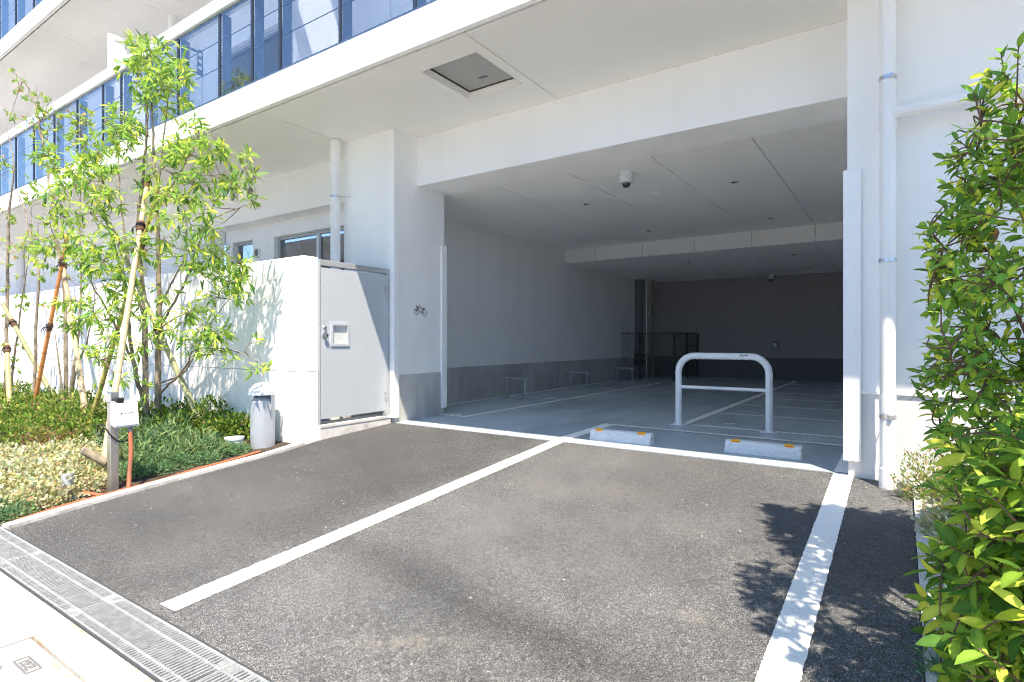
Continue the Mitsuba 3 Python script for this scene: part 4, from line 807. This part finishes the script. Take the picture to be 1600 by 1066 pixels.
CL_S = [(-13.21,3.40,5.83,0.07,0.07),(-12.77,3.40,5.55,0.10,0.10),(-12.38,3.40,5.45,0.09,0.06),(-13.31,3.40,5.53,0.09,0.06),(-12.47,3.40,5.23,0.15,0.09),(-11.86,3.40,5.10,0.09,0.11),(-12.07,3.40,4.93,0.17,0.10),(-11.48,3.40,4.87,0.15,0.06),(-13.28,3.40,5.10,0.14,0.07),(-12.54,3.40,4.82,0.18,0.09),(-11.86,3.40,4.67,0.15,0.11),(-11.20,3.40,4.63,0.14,0.07),(-12.16,3.40,4.58,0.20,0.09),(-11.48,3.40,4.43,0.17,0.09),(-10.54,3.40,4.48,0.14,0.09),(-10.17,3.40,4.30,0.19,0.12),(-9.81,3.40,4.34,0.08,0.08),(-10.05,3.40,4.07,0.19,0.11),(-10.66,3.40,4.16,0.18,0.12),(-9.70,3.40,4.06,0.09,0.11),(-10.29,3.40,3.89,0.17,0.12),(-10.93,3.40,4.02,0.14,0.08),(-11.62,3.40,4.25,0.13,0.08),(-10.54,3.40,1.92,0.14,0.08),(-10.29,3.40,1.62,0.15,0.08),(-9.70,3.40,1.87,0.13,0.07),(-10.79,3.40,1.44,0.14,0.06),(-10.2,3.4,3.4,0.2,0.12),(-10.6,3.4,3.0,0.2,0.12),(-10.3,3.4,2.6,0.2,0.12)]
CL_T = [(-12.70,3.20,4.13,0.13,0.09),(-12.83,3.20,3.93,0.11,0.11),(-11.65,3.20,3.58,0.15,0.07),(-12.11,3.20,3.39,0.15,0.09),(-12.70,3.20,3.25,0.11,0.09),(-11.36,3.20,3.18,0.14,0.08),(-12.43,3.20,3.05,0.13,0.09),(-11.21,3.20,2.86,0.14,0.10),(-11.80,3.20,2.77,0.17,0.08),(-12.70,3.20,2.70,0.11,0.09),(-12.37,3.20,2.50,0.15,0.11),(-11.65,3.20,2.08,0.15,0.08),(-12.70,3.20,2.26,0.11,0.09),(-10.94,3.20,2.03,0.14,0.10),(-12.70,3.20,1.87,0.11,0.09),(-11.65,3.20,1.66,0.17,0.08),(-11.21,3.20,1.59,0.14,0.08),(-12.11,3.20,1.58,0.13,0.06),(-12.83,3.20,1.32,0.09,0.09),(-12.43,3.20,0.93,0.13,0.09),(-11.95,3.20,0.73,0.08,0.08),(-12.60,3.20,0.50,0.09,0.09)]
LF_S = dict(len=(0.055, 0.085), asp=0.55, shape='oval', droop=(0.0, 0.3), sag=-0.1, cols=[(0.322, 0.476, 0.093, 5), (0.193, 0.317, 0.069, 3), (0.580, 0.603, 0.162, 1.2), (0.644, 0.381, 0.231, 0.4)])
limb_tree('slender_tree', 'slender multi stemmed small leaved tree whose thin top reaches the upper soffit', LIMBS_A, [0.9, 0.6, 0.7, 0.6, 0.3], [(*c, 3.6) for c in CL_S], np.random.default_rng(4), LF_S, 0, 7, 0.036)
limb_tree('slender_tree', 'slender dark stemmed small leaved tree at the left edge of the photo', LIMBS_B, [0.9, 0.6, 0.5], [(*c, 3.6) for c in CL_T], np.random.default_rng(6), LF_S, 0, 7, 0.04)

# low planting
def mounds(name, label, catg, mds, n, lf, rg, kind='stuff', core=0.55):
    """low foliage: leaves over a set of rounded mounds (x, y, r, h)"""
    md = np.array(mds, float); w = md[:, 2] ** 2 * (0.5 + md[:, 3] / md[:, 2]); w /= w.sum()
    j = rg.choice(len(md), n, p=w)
    th = rg.uniform(0, 2 * np.pi, n); cz = rg.uniform(-0.05, 1, n); sn = np.sqrt(1 - cz ** 2)
    D = np.stack([sn * np.cos(th), sn * np.sin(th), cz], 1)
    q = core + (1 - core) * rg.random(n) ** 0.6
    bumpy = 0.62 + 0.85 * meshkit.fbm(np.column_stack([md[j, 0] + D[:, 0] * md[j, 2], md[j, 1] + D[:, 1] * md[j, 2], D[:, 2] * md[j, 3]]) * lf.get('bf', 9.0), 3, 8)
    q = q * bumpy
    x = md[j, 0] + D[:, 0] * md[j, 2] * q; y = md[j, 1] + D[:, 1] * md[j, 2] * q
    z = soil(x, y) - 0.02 + D[:, 2] * md[j, 3] * q
    A = D * lf.get('out', 1.0) + rg.normal(0, lf.get('wild', 0.5), (n, 3)) + [0, 0, lf.get('rise', 0.3)]
    U = D + rg.normal(0, 0.5, (n, 3)) + [0, 0, 0.4]
    Ls = rg.uniform(*lf['len'], n)
    V, F, C = leaves(np.column_stack([x, y, z]), A, U, Ls, Ls * lf['asp'], palette(rg, n, lf['cols'], 0.2), lf['shape'], rg.uniform(*lf['droop'], n))
    nn = len(V); v = V.reshape(-1, 3); f = (F[None] + 11 * np.arange(nn)[:, None, None]).reshape(-1, 3)
    return solo(name, label, catg, trimesh.Trimesh(v, f, process=False), 'm_leaf', True, kind=kind, color=C.reshape(-1, 3))
rg = np.random.default_rng(21)
LF_BOX = dict(len=(0.03, 0.055), asp=0.5, shape='oval', droop=(0, 0.3), rise=0.5, wild=0.6, cols=[(0.150, 0.255, 0.045, 4), (0.090, 0.165, 0.030, 3), (0.300, 0.360, 0.075, 2.2), (0.360, 0.210, 0.090, 0.4)])
md = [(x, y, rg.uniform(0.20, 0.32), h * rg.uniform(0.8, 1.15)) for (x, y, h) in [(-5.98, 3.5, 0.30), (-6.3, 3.5, 0.36), (-6.7, 3.5, 0.38), (-7.1, 3.5, 0.36), (-7.5, 3.52, 0.34), (-6.2, 3.3, 0.26), (-6.6, 3.25, 0.28), (-7.0, 3.2, 0.26)]]
mounds('low_hedge', 'dark green small leaved low hedge between the main tree and the bollard light', 'hedge', md, 6500, LF_BOX, rg)
md = [(-8.0 - 0.42 * i, 3.35 - 0.35 * (i % 2) + rg.uniform(-0.1, 0.1), rg.uniform(0.28, 0.42), rg.uniform(0.26, 0.4)) for i in range(15)] + [(-7.3 - 0.4 * i, 2.7 + rg.uniform(-0.12, 0.12), rg.uniform(0.24, 0.36), rg.uniform(0.2, 0.3)) for i in range(12)] + [(-7.2 - 0.45 * i, 2.3 + rg.uniform(-0.1, 0.1), 0.3, rg.uniform(0.16, 0.24)) for i in range(9)]
LF_BOX2 = dict(LF_BOX, len=(0.034, 0.066), cols=[(0.179, 0.290, 0.054, 4), (0.110, 0.193, 0.036, 2.4), (0.345, 0.386, 0.108, 2.6), (0.359, 0.207, 0.126, 0.5)])
mounds('low_hedge', 'yellow green small leaved low hedge at the left under the bamboo stakes', 'hedge', md, 17000, LF_BOX2, rg)
LF_PALE = dict(len=(0.024, 0.044), asp=0.6, shape='oval', droop=(0, 0.3), rise=0.3, wild=0.7, bf=14, cols=[(0.689, 0.670, 0.455, 4), (0.530, 0.530, 0.287, 3), (0.318, 0.377, 0.151, 1.3), (0.438, 0.279, 0.186, 0.5)])
md = [(-5.35, 1.55, 0.22, 0.17), (-5.55, 1.75, 0.28, 0.22), (-5.85, 1.55, 0.3, 0.25), (-5.35, 1.38, 0.18, 0.13), (-5.9, 1.95, 0.3, 0.25), (-6.3, 1.7, 0.35, 0.27), (-6.35, 2.1, 0.3, 0.25), (-5.75, 1.32, 0.28, 0.2), (-6.25, 1.35, 0.32, 0.25), (-6.75, 1.6, 0.35, 0.27), (-6.7, 2.05, 0.3, 0.22), (-5.62, 2.02, 0.16, 0.13), (-6.1, 2.3, 0.22, 0.2)]
mounds('pale_ground_cover', 'cream variegated ground cover at the left front of the bed', 'ground cover', md, 14000, LF_PALE, rg)
LF_BG = dict(len=(0.07, 0.14), asp=0.15, shape='lance', droop=(0.1, 0.5), rise=0.5, wild=0.6, out=0.8, cols=[(0.189, 0.299, 0.123, 4), (0.302, 0.395, 0.197, 2.5), (0.088, 0.168, 0.074, 2)])
md = [(-6.15 + 0.22 * i * -1 + 0.0, 2.55 + 0.28 * (i % 3), 0.2, 0.24) for i in range(6)] + [(-5.75, 2.75, 0.17, 0.2), (-5.65, 3.0, 0.16, 0.16), (-5.9, 3.0, 0.2, 0.2), (-5.62, 2.45, 0.14, 0.18), (-5.85, 2.35, 0.2, 0.22), (-6.3, 2.9, 0.25, 0.25)]
mounds('dwarf_bamboo', 'narrow leaved dwarf bamboo grass in front of the main tree', 'grass', md, 3600, LF_BG, rg, core=0.25)
LF_JU = dict(len=(0.022, 0.05), asp=0.16, shape='needle', droop=(-0.1, 0.2), rise=0.3, wild=0.5, out=1.0, bf=16, cols=[(0.195, 0.345, 0.180, 4), (0.300, 0.450, 0.210, 2), (0.090, 0.180, 0.090, 2)])
md = [(-5.60, 2.25, 0.15, 0.14), (-5.50, 2.42, 0.14, 0.11), (-5.56, 2.62, 0.15, 0.12), (-5.50, 2.85, 0.12, 0.10), (-5.60, 3.08, 0.13, 0.10), (-5.7, 2.4, 0.16, 0.15), (-5.18, 1.34, 0.12, 0.09), (-5.35, 1.24, 0.16, 0.10), (-5.6, 3.22, 0.12, 0.08)]
mounds('juniper', 'feathery blue green creeping juniper along the left kerb', 'juniper', md, 9000, LF_JU, rg, core=0.3)
LF_DRY = dict(len=(0.02, 0.05), asp=0.3, shape='lance', droop=(0.0, 0.6), rise=0.1, wild=0.9, cols=[(0.264, 0.132, 0.084, 4), (0.384, 0.204, 0.132, 2), (0.144, 0.084, 0.048, 2)])
mounds('dry_shrub', 'brown withered low shrub in the left bed behind the cream ground cover', 'shrub', [(-7.3, 2.3, 0.3, 0.27), (-7.7, 2.2, 0.28, 0.26), (-6.95, 2.25, 0.22, 0.2)], 1500, LF_DRY, rg, core=0.2)
# fallen leaves and mulch chips
ch = []
for i in range(260):
    x, y = rg.uniform(-6.2, -5.0), rg.uniform(1.4, 3.6)
    if x > -4.95 - 0.06 * (y - 1.2): continue
    s = rg.uniform(0.008, 0.02); c = trimesh.creation.icosphere(0, s); c.apply_scale([1, rg.uniform(0.4, 0.9), 0.4]); c.apply_transform(trimesh.transformations.rotation_matrix(rg.uniform(0, 6), [0, 0, 1])); c.apply_translation([x, y, sz(x, y) + 0.004]); ch.append(c)
solo('mulch', 'loose brown bark chips on the soil along the left kerb', 'mulch', cat(ch), 'm_fibre', kind='stuff')

gr = []
for i in range(150):
    y = rg.uniform(1.3, 4.7)
    x = rg.uniform(-4.9, -4.2) + 0.2 if i < 60 else rg.uniform(-4.8, 0.0)
    if x < -4.8 - 0.09 * (y - 1.2): continue
    s = rg.uniform(0.003, 0.008); c = trimesh.creation.icosphere(0, s); c.apply_scale([1, rg.uniform(0.4, 0.9), 0.45]); c.apply_transform(trimesh.transformations.rotation_matrix(rg.uniform(0, 6), [0, 0, 1])); c.apply_translation([x, y, zd(y) + 0.003]); gr.append(c)
solo('grit', 'loose pale grit scattered on the asphalt driveway', 'grit', cat(gr), 'm_kerb', kind='stuff')
# right bed: evergreen shrubs
def shrub(name, label, base, cen, rad, n_main, n_spray, per, lf, rg, count, hook=None, lobe=None):
    k = thing(name, label, 'shrub')
    base, cen, rad = map(np.array, (base, cen, rad))
    tw, nodes = [], []
    for i in range(n_main):
        th = rg.uniform(0, 2 * np.pi); cl, rl = (cen, rad) if lobe is None or i % 3 else (np.array(lobe[0]), np.array(lobe[1]))
        e = cl + rl * np.array([math.cos(th) * rg.uniform(0.3, 0.75), math.sin(th) * rg.uniform(0.3, 0.75), rg.uniform(-0.35, 0.8)])
        p = smooth_path([base + rg.normal(0, 0.04, 3) * [1, 1, 0], base * 0.5 + e * 0.5 + [0, 0, 0.12] + rg.normal(0, 0.05, 3), e], 8)
        add(k, 'stem', tube(p, np.linspace(0.014, 0.005, len(p)), 7), 'm_twig', 60)
        nodes.append(p[5:])
    nodes = np.vstack(nodes)
    P, A, U, Ls = [], [], [], []
    for i in range(n_spray):
        d = rg.normal(0, 1, 3); d /= np.linalg.norm(d); q = rg.uniform(0.45, 1.0) ** 0.6
        c_, r_ = (cen, rad) if lobe is None or rg.random() > lobe[2] else (np.array(lobe[0]), np.array(lobe[1]))
        s = c_ + r_ * d * q * (0.74 + 0.52 * float(meshkit.fbm((c_ + r_ * d)[None] * 4.0, 2, 9)[0]))
        if s[2] < base[2] + 0.06: continue
        j = np.argmin(np.linalg.norm(nodes - s, axis=1)); a = nodes[j]
        if hook is not None and not hook(s): continue
        mid = (a + s) / 2 + rg.normal(0, 0.02, 3)
        tw.append(tube(smooth_path([a, mid, s], 3), np.linspace(0.0045, 0.0022, 7), 5, False))
        if rg.random() < 0.3: nodes = np.vstack([nodes, mid[None]])
        dirn = s - a; dirn /= np.linalg.norm(dirn) + 1e-6; dirn = dirn * 0.7 + d * 0.4 + [0, 0, 0.25]
        t_, a_, b_ = frame_rot(dirn)
        nl = per + rg.integers(-2, 3); ph = rg.uniform(0, 6)
        for q in range(nl):
            f = q / nl; ph += 2.4
            P.append(s - t_ * 0.10 * (1 - f)); A.append(t_ * (0.3 + 0.8 * f) + (a_ * math.cos(ph) + b_ * math.sin(ph)) * (1.0 - 0.45 * f) + [0, 0, lf['sag']]); U.append(np.array([0, 0, 1.0]) + t_ * 0.6 + rg.normal(0, 0.35, 3)); Ls.append(rg.uniform(*lf['len']) * (1.05 - 0.3 * abs(f - 0.5)))
    P, A, U, Ls = map(np.array, (P, A, U, Ls))
    add(k, 'twigs', cat(tw), 'm_twig', 60, kind='stuff')
    V, F, C = leaves(P, A, U, Ls, Ls * lf['asp'], palette(rg, len(P), lf['cols']), lf['shape'], rg.uniform(*lf['droop'], len(P)), 0.3)
    split_emit(k, V, F, C, count)
    return k
LF_SH = dict(len=(0.045, 0.078), asp=0.42, shape='oval', droop=(0.05, 0.4), sag=-0.05, cols=[(0.322, 0.545, 0.096, 4), (0.194, 0.340, 0.085, 3), (0.646, 0.815, 0.115, 2), (1.031, 1.020, 0.155, 0.8)])
LF_SH2 = dict(LF_SH, len=(0.055, 0.092), cols=[(0.262, 0.429, 0.060, 4), (0.131, 0.266, 0.052, 2.5), (0.436, 0.613, 0.084, 2.6), (0.655, 0.736, 0.118, 1)])
shrub('evergreen_shrub', 'tall dark green evergreen shrub before the right wall, reaching up to the pipe branch', (0.66, 3.12, -0.10), (0.62, 3.1, 1.05), (0.60, 0.46, 1.28), 16, 1200, 8, LF_SH, np.random.default_rng(31), 300, lambda s: s[0] > 0.045 + 0.09 * abs(s[2] - 1.0) ** 1.5)
clear = lambda s: s[0] > max(0.05, 0.0 if s[2] < 0.9 else 0.14 * s[1] + 0.05)
shrub('evergreen_shrub', 'bright green large leaved evergreen shrub in the right foreground', (0.70, 2.15, -0.16), (0.60, 2.10, 0.36), (0.58, 0.46, 0.66), 15, 1000, 9, LF_SH2, np.random.default_rng(32), 300, clear, ((0.58, 2.50, 2.40), (0.34, 0.38, 0.85), 0.27))
shrub('evergreen_shrub', 'evergreen shrub at the lower right edge, its lowest branches over the kerb', (0.75, 1.52, -0.21), (0.66, 1.50, 0.0), (0.56, 0.34, 0.42), 9, 420, 9, LF_SH2, np.random.default_rng(33), 60, lambda s: s[0] > (0.10 if s[2] < 0.1 else 0.14 * s[1] + 0.05), ((0.60, 1.72, 2.05), (0.36, 0.40, 1.0), 0.42))
rg = np.random.default_rng(41)
LF_SM = dict(len=(0.018, 0.032), asp=0.4, shape='oval', droop=(0, 0.3), rise=0.6, wild=0.6, cols=[(0.182, 0.266, 0.070, 4), (0.364, 0.378, 0.140, 2), (0.420, 0.280, 0.126, 0.8)])
mounds('small_shrub', 'small fine leaved shrub at the foot of the right drainpipe', 'shrub', [(0.12, 4.55, 0.16, 0.40), (0.22, 4.6, 0.2, 0.36), (0.3, 4.4, 0.2, 0.25)], 2600, LF_SM, rg, core=0.15)
mounds('juniper', 'feathery green creeping juniper under the right shrubs, spilling over the kerb', 'juniper', [(0.22, 2.55, 0.16, 0.10), (0.3, 2.9, 0.22, 0.14), (0.34, 2.2, 0.2, 0.12), (0.4, 1.9, 0.2, 0.12), (0.30, 3.3, 0.2, 0.12), (0.5, 2.5, 0.3, 0.16), (0.12, 2.45, 0.07, 0.06)], 8000, LF_JU, rg, core=0.3)
mounds('pale_ground_cover', 'cream variegated ground cover by the right kerb near the drainpipe', 'ground cover', [(0.28, 3.9, 0.2, 0.16), (0.32, 4.15, 0.2, 0.16), (0.3, 3.6, 0.18, 0.12)], 2600, LF_PALE, rg)
# withered leaves caught in the right shrubs
for i, (x, y, z, lab) in enumerate(((0.25, 2.15, 0.30, 'curled brown withered leaf hanging in the front right shrub'), (0.285, 2.2, 0.02, 'pale brown withered leaf low in the front right shrub'), (0.36, 3.55, 1.55, 'crumpled brown withered leaf high in the tall right shrub'), (0.30, 2.05, -0.06, 'folded tan withered leaf near the lower right edge'))):
    V, F, C = leaves(np.array([[x, y, z], [x + 0.01, y + 0.01, z]]), np.array([[0.2, -0.3, -1.0], [-0.4, -0.2, -0.8]]), np.array([[0.3, -1.0, 0.2], [0.1, -1, 0.3]]), np.array([0.085, 0.07]), np.array([0.042, 0.036]), np.array([[0.24, 0.14, 0.085], [0.19, 0.11, 0.06]]), 'oval', 0.55, 1.1)
    v = V.reshape(-1, 3); f = (F[None] + 11 * np.arange(2)[:, None, None]).reshape(-1, 3)
    solo('withered_leaf', lab, 'leaf', trimesh.Trimesh(v, f, process=False), 'm_leaf', True, color=C.reshape(-1, 3))
